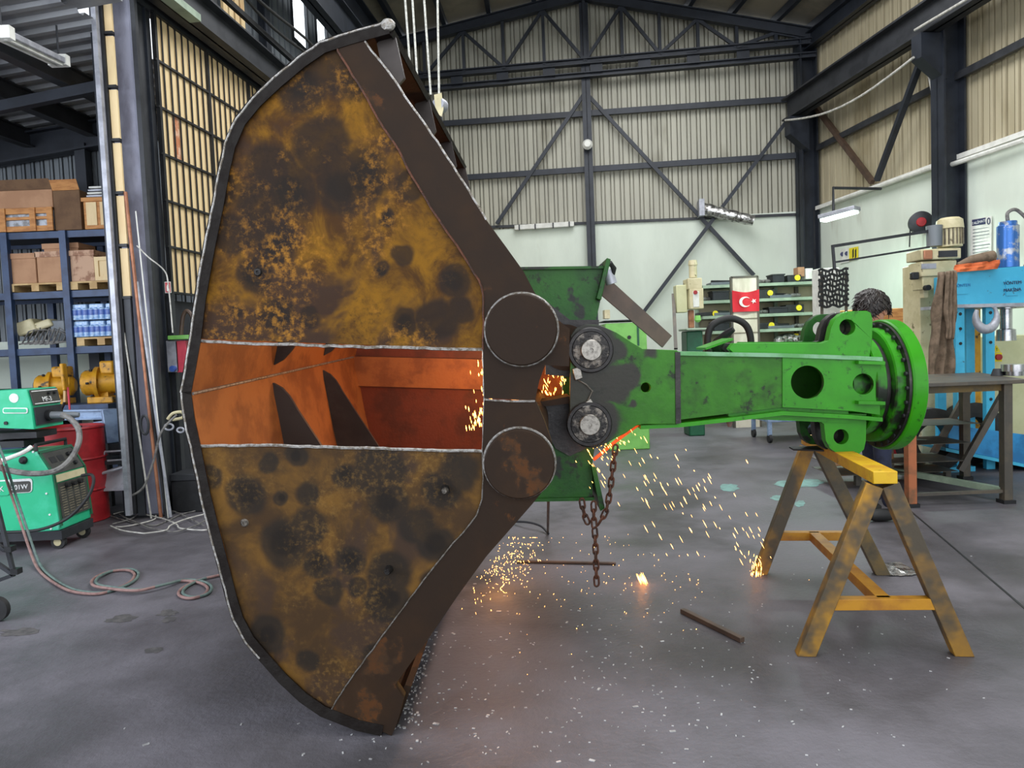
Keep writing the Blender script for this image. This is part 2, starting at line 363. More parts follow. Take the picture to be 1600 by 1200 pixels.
# left upper wall above the lattice, with openings to the sky
Lend = (LB-L0).length; Lst = -10.2
def lp(s, z, off=0): return V((L0.x, L0.y, 0))+dL*s+nL*off+Z*z
wl = S('wall_left', MB().prism([lp(-.1, 4.8, 0), lp(Lend, 4.8, 0), lp(Lend, 5.02, 0), lp(-.1, 5.02, 0)], -nL*.1), M_steelg)
def sL(x, y): q = onL(x, y); return (q-L0).dot(dL), q.z
wins = [(sL(458, 25)[0], sL(480, 25)[0]), (sL(496, 60)[0], sL(512, 60)[0])]
sheets = [0.1]; s_ = .1
segs = []
cuts = [.1, 1.1, 2.1, 3.1, wins[0][0], wins[0][1], wins[1][0], wins[1][1], Lend]
for i in range(len(cuts)-1):
    a, b = cuts[i], cuts[i+1]
    if b-a < .05: continue
    if i in (4, 6):
        clad('cladding_sheet', lp(a, 0, -.04), dL, b-a, 5.0, 5.95, nL, M_cladG, wl); clad('cladding_sheet', lp(a, 0, -.04), dL, b-a, 6.85, 7.8, nL, M_cladG, wl)
        wn = S('window_%d' % (1 if i == 4 else 2), MB().prism([lp(a, 5.95, -.05), lp(b, 5.95, -.05), lp(b, 6.85, -.05), lp(a, 6.85, -.05)], -nL*.01), M_glass)
        fr = MB()
        for p, q in ((a, a), (b, b)): fr.beam(lp(p, 5.95, -.02), lp(q, 6.85, -.02), .04, .04)
        fr.beam(lp(a, 5.95, -.02), lp(b, 5.95, -.02), .04, .04).beam(lp(a, 6.85, -.02), lp(b, 6.85, -.02), .04, .04); fr.build('window_frame', M_steelg, wn)
    else:
        k = max(1, int((b-a)/1.0))
        for q in range(k): clad('cladding_sheet', lp(a+(b-a)*q/k, 0, -.04), dL, (b-a)/k, 5.0, 7.8, nL, M_cladG, wl)
clad('cladding_sheet', lp(-10, 0, -.04), dL, 10.1, 5.0, 7.8, nL, M_cladG, wl)
# boards fixed high on the left wall
hb = T('board_panel', 'small pale board panel high on the left wall above the crane rail', 'panel', lp(1.6, 5.2))
s0, s1 = sL(336, 20)[0], sL(372, 20)[0]
for i in range(4):
    a = s0+(s1-s0)*i/4; MB().ob((lp(a+.1, 5.55, .06)+lp(a+.1, 5.55, .06))/2, dL*((s1-s0)/8-.02), nL*.015, Z*.52).build('board', M_ply, hb)
for z in (5.1, 5.75): MB().beam(lp(s0, z, .03), lp(s1, z, .03), .03, .06).build('batten', M_blk, hb)

# roof of the hall
ROOF = []
def backline(u): return BL0+dB*u
cl = MB(); P1 = BL0+Z*7.75-dB*.15; P2 = backline(rid)+Z*8.5; P3 = BC0+Z*7.33+dB*.15
fd = lambda s: -dL*s
E1 = P1+fd(18.5); E2 = P2-((dL+dR)/2).normalized()*18.5; E3 = P3-dR*18
cl.add([P1, P2, E2, E1, P1+Z*.1, P2+Z*.1, E2+Z*.1, E1+Z*.1], [(0, 1, 2, 3), (4, 7, 6, 5), (0, 4, 5, 1), (1, 5, 6, 2), (2, 6, 7, 3), (3, 7, 4, 0)])
cl.add([P2, P3, E3, E2, P2+Z*.1, P3+Z*.1, E3+Z*.1, E2+Z*.1], [(0, 1, 2, 3), (4, 7, 6, 5), (0, 4, 5, 1), (1, 5, 6, 2), (2, 6, 7, 3), (3, 7, 4, 0)])
ceil = S('ceiling', cl, M_roofm)
def lerp(a, b, t): return a+(b-a)*t
for (A, B, A2, B2) in ((P1, P2, E1, E2), (P2, P3, E2, E3)):      # purlins
    for t in (.08, .26, .44, .62, .8, .95):
        MB().beam(lerp(A, B, t)-Z*.09, lerp(A2, B2, t)-Z*.09, .09, .14).build('purlin', M_steel, ceil)
for s in (.12, .26, .4, .54):                                   # cross joints of the roof panels
    MB().beam(lerp(P1, E1, s)-Z*.01, lerp(P2, E2, s)-Z*.01, .03, .03).build('panel_joint', M_steelg, ceil)
    MB().beam(lerp(P2, E2, s)-Z*.01, lerp(P3, E3, s)-Z*.01, .03, .03).build('panel_joint', M_steelg, ceil)
# eave beams
MB().hbeam(lp(-9, 7.3, .15), lp(Lend, 7.3, .15), .25, .5).build('eave_beam', M_steel, ceil)
MB().hbeam(BC0+Z*7.0+nR*.15, RE+Z*7.0+nR*.15, .2, .3).build('eave_beam', M_steel, ceil)
# gable truss in front of the back wall
def truss(off, nm):
    t = T(nm, 'navy steel roof truss against the far gable wall', 'truss', backline(rid)+nB*off+Z*6.9)
    def q(u, z): return backline(u)+nB*off+Z*z
    m_ = lambda a, b, w_, h_: MB().hbeam(a, b, w_, h_, .02).build('chord', M_steel, t)
    m_(q(.0, 7.5), q(rid, 8.25), .14, .2); m_(q(rid, 8.25), q(lenB, 7.1), .14, .2)
    m_(q(0, 6.98), q(lenB, 6.98), .14, .12); m_(q(0, 6.72), q(lenB, 6.72), .14, .1)
    n = 6
    for side in (0, 1):
        a0, a1 = (0, rid) if side == 0 else (rid, lenB)
        for i in range(n):
            ua = a0+(a1-a0)*i/n; ub = a0+(a1-a0)*(i+1)/n; um = (ua+ub)/2
            zt = lambda u: gab(u)-.3
            if i % 2 == 0: MB().beam(q(ua, 7.0), q(ub, zt(ub)), .05, .06).build('web', M_steel, t)
            else: MB().beam(q(ua, zt(ua)), q(ub, 7.0), .05, .06).build('web', M_steel, t)
            MB().beam(q(ub, 7.0), q(ub, zt(ub)), .06, .06).build('web', M_steel, t)
    for i in range(9): MB().ob(q(.4+i*.93, 6.85), dB*.12, nB*.01, Z*.13).build('gusset_plate', M_steel, t)
    return t
truss(.28, 'roof_truss')
# back wall framing
bf = T('wall_framing', 'navy steel girts, post and crossed braces on the far gable wall', 'framing', onB(930, 780)*1)
bf.location.z = 0; OFF[bf] = V(bf.location)
def fb(a, b, w_, h_, off=.1, nm='girt'): return MB().beam(onB(*a, off), onB(*b, off), w_, h_).build(nm, M_steel, bf)
fb((600, 200), (1275, 152), .06, .11); fb((600, 286), (1275, 241), .06, .11)
MB().hbeam(V((onB(911, 0, .16).x, onB(911, 0, .16).y, 0)), onB(911, 0, .16)*1, .17, .16, .02, up=nB).build('post', M_steel, bf)
fb((912, 148), (776, 350), .05, .07, .14, 'brace'); fb((918, 148), (1178, 430), .05, .07, .14, 'brace'); fb((1275, 128), (1000, 495), .05, .07, .17, 'brace')
# right side: columns, crane runway, brackets, braces
rf = T('crane_runway', 'navy steel crane runway beam on bracketed columns along the right wall', 'crane runway', BC0-dR*3.2+nR*.25)
def rp(s, z, off=0): return BC0-dR*s+nR*off+Z*z
def sR(x, y, off=0): return -(onR(x, y, off)-BC).dot(dR)
sc1, sc2 = sR(1286, 300, .15)+.0, sR(1482, 200, .2)
for s in (.12, sc2, sc2+5.6):
    MB().hbeam(rp(s, 0, .2), rp(s, 7.1, .2), .26, .34, .03, up=nR).build('column', M_steel, rf)
for s in (.3, sc2):
        MB().prism([rp(s, 5.55, .3)-dR*.1, rp(s, 5.55, .68)-dR*.1, rp(s, 5.22, .68)-dR*.1, rp(s, 4.92, .3)-dR*.1], dR*.2).build('bracket', M_steel, rf)
MB().hbeam(rp(-.0, 5.78, .5), rp(17, 5.78, .5), .26, .42, .03).build('runway_beam', M_steelg, rf)
MB().beam(rp(.3, 4.98, .08), rp(17, 4.98, .08), .07, .1).build('girt', M_steelg, rf)
sb = sR(1368, 295, .1)
MB().beam(rp(sb-.05, 3.95, .12), rp(.35, 5.72, .12), .08, .08).build('brace', M_brown, rf)
MB().beam(rp(sb+.1, 3.95, .14), rp(sc2-.15, 5.5, .4), .08, .08).build('brace', M_steel, rf)
rc = MB(); pts = []
for i in range(13):
    t = i/12; pts.append(lerp(rp(.3, 5.5, .72), rp(sc2, 5.25, .72), t)-Z*.22*sin(pi*t))
rc.tube(pts, .018); pts = [lerp(rp(sc2, 5.62, .7), rp(sc2+6, 5.7, .7), i/8)-Z*.1*sin(pi*i/8) for i in range(9)]; rc.tube(pts, .018)
rc.tube([rp(sc2-.15, 5.4, .45), rp(sc2-.2, 4.4, .2), rp(sc2-.2, 3.95, .12)], .015); rc.build('power_cable', M_cablel, rf)['kind'] = 'stuff'
wc = T('corner_post', 'slim dark post at the corner of the far wall and right wall below the ledge', 'post', rp(.05, 0, .03))
MB().beam(rp(.1, 0, .06), rp(.1, ZW, .06), .08, .08, up=nR).build('post', M_steelg, wc)

# left bay: lean-to behind the column
YB = 8.5
wlr = S('wall_bay', MB().box((-10, YB, 0), (-3.3, YB+.15, 1.75)), M_white)
for i in range(6):
    clad('cladding_sheet', V((-10+i*1.12, YB+.02, 0)), V((1, 0, 0)), 1.12, 1.75, 4.75, V((0, -1, 0)), M_cladG, wlr, per=.11, dep=.02)
bd = dL*1.0
def rf3(X, Y):   # lean-to roof height
    return 4.3+(X+4.65)*.132
lr = MB(); xs0 = -10; 
A = V((-10, YB+.1, rf3(-10, 0))); B = V((-3.27, YB+.1, rf3(-3.27, 0))); A2 = A-dL*12; B2 = B-dL*12
# ribbed soffit, ribs run across the bay
vs = []; fs = []; n = 12*5
for i in range(n+1):
    for k, h in ((0, 0), (.55, 0), (.64, .035), (.9, .035)):
        if i == n and k: break
        s = (i+k)*12/n; vs += [A-dL*s-Z*h, B-dL*s-Z*h]
fs = [(2*i, 2*i+1, 2*i+3, 2*i+2) for i in range(len(vs)//2-1)]
lr.add(vs, fs); cb = S('ceiling_bay', lr, M_roofd)
_e = [V((-4.0, 6.25, rf3(-4.0, 0)+.04)), V((-3.2, 6.25, rf3(-3.2, 0)+.04)), V((-3.9, -2, rf3(-3.9, 0)+.04)), V((-5.0, -2, rf3(-5.0, 0)+.04))]
MB().prism(_e, Z*.03).build('roof_edge_sheet', M_roofd, cb)
MB().hbeam(V((-10, YB-.12, rf3(-10, 0)-.2)), V((-3.35, YB-.12, rf3(-3.35, 0)-.2)), .16, .3).build('rafter', M_steel, cb)
for k, (x, y) in enumerate(((110, 215), (158, 187), (60, 222), (5, 232))):
    pass
for X in (-4.05, -4.72, -5.45, -6.2, -7.0, -7.8):
    q = V((X, YB, rf3(X, 0)-.12)); MB().hbeam(q, q-dL*11, .12, .2, .015).build('purlin', M_steelg, cb)
q = V((-6.8, 7.2, rf3(-6.8, 0)-.28)); MB().beam(q, V((-3.75, 7.0, rf3(-3.7, 0)-.3)), .08, .1).build('tie_beam', M_steel, cb)
MB().beam(V((at(131,270,YB-.1).x, YB-.1, 0)), V((at(131,270,YB-.1).x, YB-.1, 4.0)), .12, .12).build('post', M_steel, cb)
# bay lamp
bl = T('batten_lamp', 'unlit white batten lamp hung under the side bay roof, top left', 'lamp', at(45, 70, 5.6))
a, b = at(2, 52, 5.3), at(92, 95, 6.3)
MB().beam(a, b, .13, .05).build('housing', M_alu, bl, .008)
MB().beam(a-Z*.035+V((.03, 0, 0)), b-Z*.035+V((.03, 0, 0)), .025, .025).beam(a-Z*.035-V((.03, 0, 0)), b-Z*.035-V((.03, 0, 0)), .025, .025).build('tube', M_wht, bl)
for q in (a, b): MB().ob(q, V((.08, 0, 0)), V((0, .03, 0)), Z*.045).build('end_cap', M_wht, bl)
for q in (a, b): MB().tube([q+Z*.02, q+Z*.3], .008).build('hanger', M_steelg, bl)

# main left column
cP = V((fl(243, 800).x-.005, 6.62, 0))
mc = T('hall_column', 'tall grey painted steel column at the near end of the plywood lattice', 'column', cP)
MB().hbeam(cP, cP+Z*7.6, .30, .02, .012, up=V((0, -1, 0))).ob(cP+Z*3.8+V((0, .0, 0)), V((.165, 0, 0)), V((0, .008, 0)), Z*3.8).build('flange', M_colm, mc)
MB().ob(cP+Z*3.8+V((0, .3, 0)), V((.15, 0, 0)), V((0, .008, 0)), Z*3.8).build('flange', M_steel, mc)
MB().ob(cP+Z*3.8+V((0, .15, 0)), V((.008, 0, 0)), V((0, .142, 0)), Z*3.8).build('web', M_steel, mc)
MB().beam(cP+V((-.19, .1, 0)), cP+V((-.19, .1, 7.6)), .05, .2).build('side_channel', M_steel, mc)
MB().beam(cP+V((.19, .0, 0)), cP+V((.19, .0, 7.6)), .04, .05).build('side_angle', M_steelg, mc)
MB().ob(cP+V((0, .15, .01)), V((.24, 0, 0)), V((0, .22, 0)), Z*.01).build('base_plate', M_steelg, mc)
# sliding door leaf seen edge on
dP = V((at(182, 400, 6.45).x-.045, 6.45, 0))
sd = T('sliding_door', 'narrow sliding door edge with pale boards and light metal rim left of the grey column', 'door', dP)
MB().beam(dP+V((-.0, 0, .05)), dP+V((0, 0, 7.2)), .042, .05).build('rim', M_alu, sd)
MB().beam(dP+V((.035, .06, .05)), dP+V((.035, .06, 7.2)), .03, .06).build('stile', M_blk, sd)
z = 2.05
while z < 7.0:
    MB().ob(dP+V((.088, .06, z+.215)), V((.034, 0, 0)), V((0, .012, 0)), Z*.215).build('board', M_ply, sd)
    MB().ob(dP+V((.085, .055, z-.012)), V((.04, 0, 0)), V((0, .02, 0)), Z*.012).build('rail', M_blk, sd); z += .47
MB().ob(dP+V((.085, .06, 1.03)), V((.03, 0, 0)), V((0, .012, 0)), Z*1.0).build('lower_panel', M_steelg, sd)

# plywood lattice on the left wall
lt = T('lattice_wall', 'black framed lattice of pale plywood panes behind the grey column', 'lattice', lp(.2, 0))
zr = [2.117+.4475*i for i in range(7)]
bay = .92; npl = 8; pw = bay/npl
from itertools import product
pane = None
for i in range(4*npl):
    for r_ in range(6):
        c = lp(.28+(i+.5)*pw, (zr[r_]+zr[r_+1])/2, -.02)
        st = (i, r_) == (2, 3)
        if pane is None or st:
            o = MB().ob(c, dL*(pw/2-.008), nL*.012, Z*(.4475/2-.008)).build('pane', M_plyb if st else M_ply, lt)
            if st: o['label'] = 'orange stained pane'
            else: pane = o; pc = c
        else:
            o = pane.copy(); COL.objects.link(o); o.location = c-pc; o.parent = lt; OFF[o] = OFF[lt]
for i in range(4*npl+1):
    big = i % npl == 0; MB().beam(lp(.28+i*pw, 2.1, .005), lp(.28+i*pw, 4.82, .005), .035 if big else .018, .04 if big else .010, up=nL).build('upright', M_blk, lt)
for zz in zr: MB().beam(lp(.25, zz, .008), lp(.3+4*bay, zz, .008), .03, .02).build('rail', M_blk, lt)
for k in range(5): MB().beam(lp(.25+k*bay, 0, .01), lp(.25+k*bay, 2.1, .01), .06, .05, up=nL).build('post', M_steelg, lt)
MB().prism([lp(.06, .05, -.03), lp(.27, .05, -.03), lp(.27, 4.95, -.03), lp(.06, 4.95, -.03)], -nL*.03).build('end_panel', M_steelg, lt)
MB().prism([lp(.35, .05, -.08), lp(Lend-.05, .05, -.08), lp(Lend-.05, 2.05, -.08), lp(.35, 2.05, -.08)], -nL*.03).build('lower_panel', M_shade, lt)
MB().prism([lp(.35+4*bay, 2.05, -.03), lp(Lend-.05, 2.05, -.03), lp(Lend-.05, 4.95, -.03), lp(.35+4*bay, 4.95, -.03)], -nL*.03).build('back_panel', M_ply, lt)
# crane rail over the lattice
cr = T('crane_rail', 'dark crane rail beam with lamp along the top of the plywood lattice', 'crane rail', lp(0, 4.9, .3))
MB().hbeam(lp(-8, 5.0, .18), lp(Lend-.3, 5.0, .18), .22, .34, .02).build('beam', M_steelg, cr)
MB().beam(lp(-8, 5.3, .3), lp(Lend-.3, 5.3, .3), .05, .06).build('rail', M_blk, cr)
for k, (z, o_) in enumerate(((5.42, .42), (5.5, .5))):
    MB().tube([lp(-2+i*.4, z-.06*sin(i*.8+k), o_) for i in range(30)], .018).build('cable', M_rub, cr)
MB().hbeam(lp(-6, 6.3, .55), lp(Lend-.3, 6.3, .55), .2, .5, .02).build('upper_beam', M_steel, cr)
MB().beam(lp(.15, 4.86, .25)-dL*.35, lp(.15, 4.86, .25)+dL*.45, .12, .07).build('lamp_housing', M_mint, cr)
for s in (2.6, 5.6): MB().hbeam(lp(s, 4.9, .0), lp(s, 7.4, .0), .14, .18, .02, up=nL).build('post', M_steel, cr)

# ================================================================= CLAMSHELL BUCKET
BW = 2.3
wN = ray(850, 490).normalized(); bP0 = fl(612, 1147)
e1 = (CR-wN*CR.dot(wN)).normalized(); e2 = wN.cross(e1)*-1; 
if e2.z < 0: e2 = -e2
def bp(x, y, t=0): return pl(x, y, bP0, wN)+wN*t
def to2(P): return ((P-bP0).dot(e1), (P-bP0).dot(e2))
def to3(u, v, t=0): return bP0+e1*u+e2*v+wN*t
bk = T('clamshell_bucket', 'huge rusty brown steel clamshell bucket standing on its edge, glowing orange inside', 'bucket', (bP0.x-.2, bP0.y+1.1, 0))
OU = [(286, 612), (293, 575), (301, 530), (309, 465), (323, 385), (336, 322), (346, 265), (355, 226), (372, 187), (398, 155), (430, 125), (468, 93), (503, 69), (545, 55), (592, 42), (606, 38)]
OD = [(286, 612), (292, 655), (301, 697), (316, 770), (330, 826), (347, 890), (358, 934), (368, 966), (386, 1000), (408, 1026), (440, 1062), (472, 1092), (504, 1114), (560, 1136), (598, 1144)]
def inset(pts, d, side):
    q = [V(to2(bp(*p))) for p in pts]; r = []
    for i in range(len(q)):
        a = q[max(i-1, 0)]; b = q[min(i+1, len(q)-1)]; t = (b-a).normalized(); n = V((t.y, -t.x)) if side > 0 else V((-t.y, t.x)); r.append(q[i]+n*d)
    return q, r
qu, iu = inset(OU, .032, 1); qd, idn = inset(OD, .032, -1)
def shell(q, i, t0, t1, mt, nm):
    P = [to3(a.x, a.y, t0) for a in q]+[to3(a.x, a.y, t0) for a in i[::-1]]
    return MB().prism(P, wN*(t1-t0)).build(nm, mt, bk)
for q_, i_, m1 in ((qu, iu, M_inshade), (qd, idn, M_inshade)):
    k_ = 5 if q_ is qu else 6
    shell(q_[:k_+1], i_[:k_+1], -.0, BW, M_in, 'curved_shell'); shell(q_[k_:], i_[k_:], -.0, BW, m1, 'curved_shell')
# dark outer skin over the shells, and dark near rim
def skin(q, s, mt, d0=0, d1=-.008, t0=-.014, t1=BW+.004, nm='outer_skin'):
    n = len(q); a = []; b = []
    for i in range(n):
        t = (q[min(i+1, n-1)]-q[max(i-1, 0)]).normalized(); nn = V((t.y, -t.x))*s; a.append(q[i]+nn*d0); b.append(q[i]+nn*d1)
    return MB().prism([to3(p.x, p.y, t0) for p in a]+[to3(p.x, p.y, t0) for p in b[::-1]], wN*(t1-t0)).build(nm, mt, bk)
skin(qu, 1, M_shell); skin(qd, -1, M_shell)
skin(qu, 1, M_shell, -.002, .037, -.016, -.0125, 'shell_rim'); skin(qd, -1, M_shell, -.002, .037, -.016, -.0125, 'shell_rim')
# weld beads round the rim
def bead(px, r=.006, t=-.016, nm='weld_bead', jit=.002, mt=None):
    pts = []
    P = [bp(x, y, t) for x, y in px]
    for i in range(len(P)-1):
        n = max(2, int((P[i+1]-P[i]).length/.03))
        for k in range(n): pts.append(lerp(P[i], P[i+1], k/n)+V((random.uniform(-jit, jit), 0, random.uniform(-jit, jit))))
    pts.append(P[-1]); return MB().tube(pts, r, 6).build(nm, mt or M_weld, bk)
bead(OU, .0045, -.014); bead(OD[:10], .0045, -.014)
# side plates
UP = [(303, 529), (312, 465), (326, 385), (339, 322), (349, 265), (358, 228), (375, 189), (401, 157), (433, 127), (470, 96), (505, 72), (546, 58), (571, 53), (571, 67), (592, 94), (617, 127), (650, 177), (683, 222), (717, 273), (740, 309), (760, 344), (790, 385), (818, 424), (836, 458), (852, 482), (872, 500), (890, 514), (889, 572), (852, 570), (843, 594), (836, 625), (757, 622), (755, 546)]
LP = [(304, 697), (319, 770), (333, 826), (350, 888), (361, 932), (371, 963), (389, 996), (411, 1022), (442, 1058), (474, 1088), (506, 1110), (561, 1131), (598, 1140), (613, 1147), (621, 1128), (632, 1088), (618, 1068), (670, 996), (715, 930), (760, 868), (832, 786), (858, 754), (866, 725), (862, 690), (850, 655), (838, 628), (757, 625), (754, 705)]
hU, hL = (815, 515), (812, 722)
_usp = [((435, 492), 26), ((483, 498), 15), ((596, 421), 12), ((627, 398), 17), ((712, 440), 26), ((425, 265), 40), ((452, 300), 46), ((408, 320), 36), ((567, 273), 40), ((500, 228), 44), ((533, 290), 40), ((683, 502), 30), ((633, 503), 22), ((717, 482), 20), ((470, 130), 40), ((363, 365), 30), ((371, 486), 10), ((400, 361), 28), ((604, 340), 14), ((540, 90), 60), ((395, 430), 26), ((345, 300), 26), ((430, 380), 34), ((640, 290), 24)]
_lsp = [((386, 770), 33), ((422, 722), 16), ((462, 712), 17), ((482, 776), 20), ((444, 848), 40), ((484, 824), 30), ((496, 880), 24), ((512, 924), 23), ((548, 876), 23), ((608, 896), 36), ((606, 936), 34), ((592, 736), 44), ((692, 764), 30), ((652, 820), 32), ((418, 992), 30), ((482, 1032), 21), ((604, 784), 34), ((680, 912), 24), ((584, 1024), 22), ((560, 916), 16), ((440, 780), 11), ((715, 740), 30), ((540, 740), 20), ((330, 745), 20), ((680, 850), 30)]
sc_ = (bP0-CAM).length/FP
for M_ in (M_heat, M_heatl, M_strip, M_shell, M_inshade): M_.node_tree.nodes['Principled BSDF'].inputs['Specular IOR Level'].default_value = .1
for M_ in (M_green, M_greenc, M_greenf, M_greenL): M_.node_tree.nodes['Principled BSDF'].inputs['Specular IOR Level'].default_value = .3
for M_, sp, col in ((M_heat, _usp, (40, 32, 27)), (M_heatl, _lsp, (40, 36, 32))):
    add_layer(M_, col, spots_fac([(bp(*c), r*sc_) for c, r in sp], OFF[bk], .07, 6, .7, .85))
    add_layer(M_, (31, 28, 26), spots_fac([(bp(*c), r*sc_*.62) for c, r in sp[::2]], OFF[bk], .05, 8, .5, .7))
def plate(pts, t, th, mt, nm, holes=()): return MB().prism([bp(x, y, t) for x, y in pts], wN*th, [[bp(x, y, t) for x, y in h] for h in holes]).build(nm, mt, bk)
mid_u = [(525, 62), (530, 82), (560, 132), (592, 186), (623, 236), (652, 289), (683, 340), (714, 384), (742, 427), (753, 448), (756, 475), (755, 546)]
mid_l = [(754, 705), (756, 745), (754, 778), (745, 805), (720, 835), (690, 870), (640, 935), (600, 990), (566, 1035), (534, 1082), (515, 1112)]
# main plates: whole silhouette; the proud reinforcement strips lie on it
plate(UP, .0, .03, M_heat, 'side_plate'); plate(LP, .0, .03, M_heatl, 'side_plate')
iU = UP.index((571, 53)); plate([(527, 62)]+[(571, 53)]+UP[iU+1:]+mid_u[::-1][0:-1], -.012, .012, M_strip, 'reinforcement_strip')
iL = LP.index((621, 1128)); plate([(515, 1112), (561, 1131), (598, 1140), (613, 1147)]+LP[iL:]+mid_l[:-1], -.012, .012, M_strip, 'reinforcement_strip')
bead(mid_u, .004, -.012, mt=M_rust); bead(mid_l, .003, -.012, mt=M_weldd)
bead([(303, 533), (400, 537), (560, 542), (755, 546)], .006, -.002); bead([(304, 696), (430, 696), (600, 701), (754, 705)], .006, -.002)
bead([(758, 623), (800, 627), (836, 626)], .004, -.014); bead([(571, 67), (592, 94), (617, 127), (683, 222), (717, 273), (760, 344)], .004, -.01)
bead([(755, 546), (757, 622), (754, 705)], .004, -.008)
pts_ = [lerp(to3(*iu[0][:2], .0), to3(*iu[0][:2], BW-.1), i/20)+CR*.004 for i in range(21)]; MB().tube(pts_, .006, 6).build('seam_weld', M_weld, bk)
# pivot discs and the pins behind them
for h, tt in ((hU, -.045), (hL, -.045)):
    r = 47*sc_*.98; c = bp(*h, tt)
    MB().lathe(c, wN*.034, [(0, 0), (0, r*.96), (.15, r), (1, r), (1, 0)], 48).build('pivot_disc', M_strip, bk)
    ring = [c+wN*.03+e1*cos(a*2*pi/40)*r*1.01+e2*sin(a*2*pi/40)*r*1.01 for a in range(40)]; MB().tube(ring, .006, 6, True).build('weld_bead', M_weld, bk)
    MB().cyl(bp(*h, .03), bp(*h, BW-.03), .11, 24).build('pivot_tube', M_strip, bk)
# dark boss plates round the hubs
for i, (c, r) in enumerate((((815, 517), 66), ((806, 722), 56))):
    pts = [(c[0]+cos(a*pi/24)*r, c[1]+sin(a*pi/24)*r) for a in range(48)]
def grain(scale, lo, hi, mscale, mlo, mhi, top=1.0):
    def f(nt, N):
        lk = nt.links.new; tc = N.new('ShaderNodeTexCoord'); r = []
        for sc2, a, b in ((scale, lo, hi), (mscale, mlo, mhi)):
            n = N.new('ShaderNodeTexNoise'); n.inputs['Scale'].default_value = sc2; n.inputs['Detail'].default_value = 7; n.inputs['Roughness'].default_value = .7; lk(tc.outputs['Object'], n.inputs['Vector'])
            q = N.new('ShaderNodeMapRange'); q.interpolation_type = 'SMOOTHSTEP'; lk(n.outputs[0], q.inputs[0]); q.inputs[1].default_value = a; q.inputs[2].default_value = b; r.append(q.outputs[0])
        m_ = N.new('ShaderNodeMath'); m_.operation = 'MULTIPLY'; lk(r[0], m_.inputs[0]); lk(r[1], m_.inputs[1])
        m2 = N.new('ShaderNodeMath'); m2.operation = 'MULTIPLY'; lk(m_.outputs[0], m2.inputs[0]); m2.inputs[1].default_value = top; return m2.outputs[0]
    return f
add_layer(M_heat, (168, 116, 40), grain(38, .44, .68, 2.6, .46, .6, .75)); add_layer(M_heatl, (134, 102, 52), grain(50, .46, .7, 3, .46, .62, .45))
add_layer(M_heat, (34, 28, 22), grain(60, .48, .68, 4, .45, .62, .55)); add_layer(M_strip, (84, 52, 28), grain(3.2, .6, .63, 9, .3, .6, .8))
# raised studs on the lower plate
for x, y in ((696, 764), (608, 889)):
    MB().lathe(bp(x, y, .0), -wN*.035, [(0, 0), (0, .016), (.7, .014), (1, .009), (1, 0)], 16).build('stud', M_ring, bk)
for x, y in ((382, 817), (403, 425)):
    MB().lathe(bp(x, y, .0), -wN*.006, [(0, 0), (0, .016), (1, .012), (1, .005), (.3, .004), (.3, 0)], 16).build('washer', M_ring, bk)
# far side
def far(pts): return [bp(x, y, BW-.03) for x, y in pts]
MB().prism(far(UP), wN*.03).build('far_side_plate', M_inred, bk); MB().prism(far(LP), wN*.03).build('far_side_plate', M_inred, bk)
MB().prism(far([(300, 525), (757, 540), (757, 710), (300, 700), (286, 612)]), wN*.02).build('far_side_plate', M_inred, bk)
fP = bp(300, 600, BW-.07)
def fp(x, y): return pl(x, y, fP, wN)
MB().prism([fp(550, 557), fp(762, 562), fp(762, 609), fp(557, 603)], wN*.02).build('far_cross_strip', M_in, bk)
# ribs with a scallop at the seam and a gusset at the tip
gus = [(592, 96), (585, 62), (605, 40), (614, 50), (629, 116), (615, 132)]
for t in (BW/3, 2*BW/3):
    outer = [to3(a.x, a.y, t) for a in iu[2:-2]]
    inner = [(592, 170), (560, 230), (464, 380), (365, 528), (352, 545), (338, 566), (322, 584), (304, 594)]
    MB().prism(outer+[bp(x, y, t) for x, y in gus[::-1][0:2]]+[bp(x, y, t) for x, y in inner], wN*.02).build('rib', M_rib, bk)
    outer = [to3(a.x, a.y, t) for a in idn[1:-1]]
    inner = [(612, 1078), (560, 1000), (464, 850), (352, 684), (344, 670), (334, 655), (320, 640), (302, 630)]
    MB().prism(outer+[bp(x, y, t) for x, y in inner], wN*.02).build('rib', M_rib, bk)
for t in (.035, BW/3, 2*BW/3, BW-.05):
    MB().prism([bp(x, y, t) for x, y in gus], wN*.02).build('gusset', M_rib, bk)
# lips
MB().prism([bp(x, y, .0) for x, y in ((570, 50), (604, 36), (616, 46), (612, 56), (603, 50), (574, 60))], wN*BW).build('cutting_edge', M_shell, bk)
MB().prism([bp(x, y, .0) for x, y in ((590, 1136), (612, 1149), (622, 1128), (600, 1120))], wN*BW).build('cutting_edge', M_strip, bk)
MB().prism([bp(x, y, .035) for x, y in ((600, 1132), (619, 1140), (640, 1080), (630, 1078))], wN*(BW-.035)).build('cutting_edge_inner', M_strip, bk)
MB().ball(bp(607, 41, -.01), .022, 10, (1.2, .8, 1)).build('weld_blob', M_weld, bk)

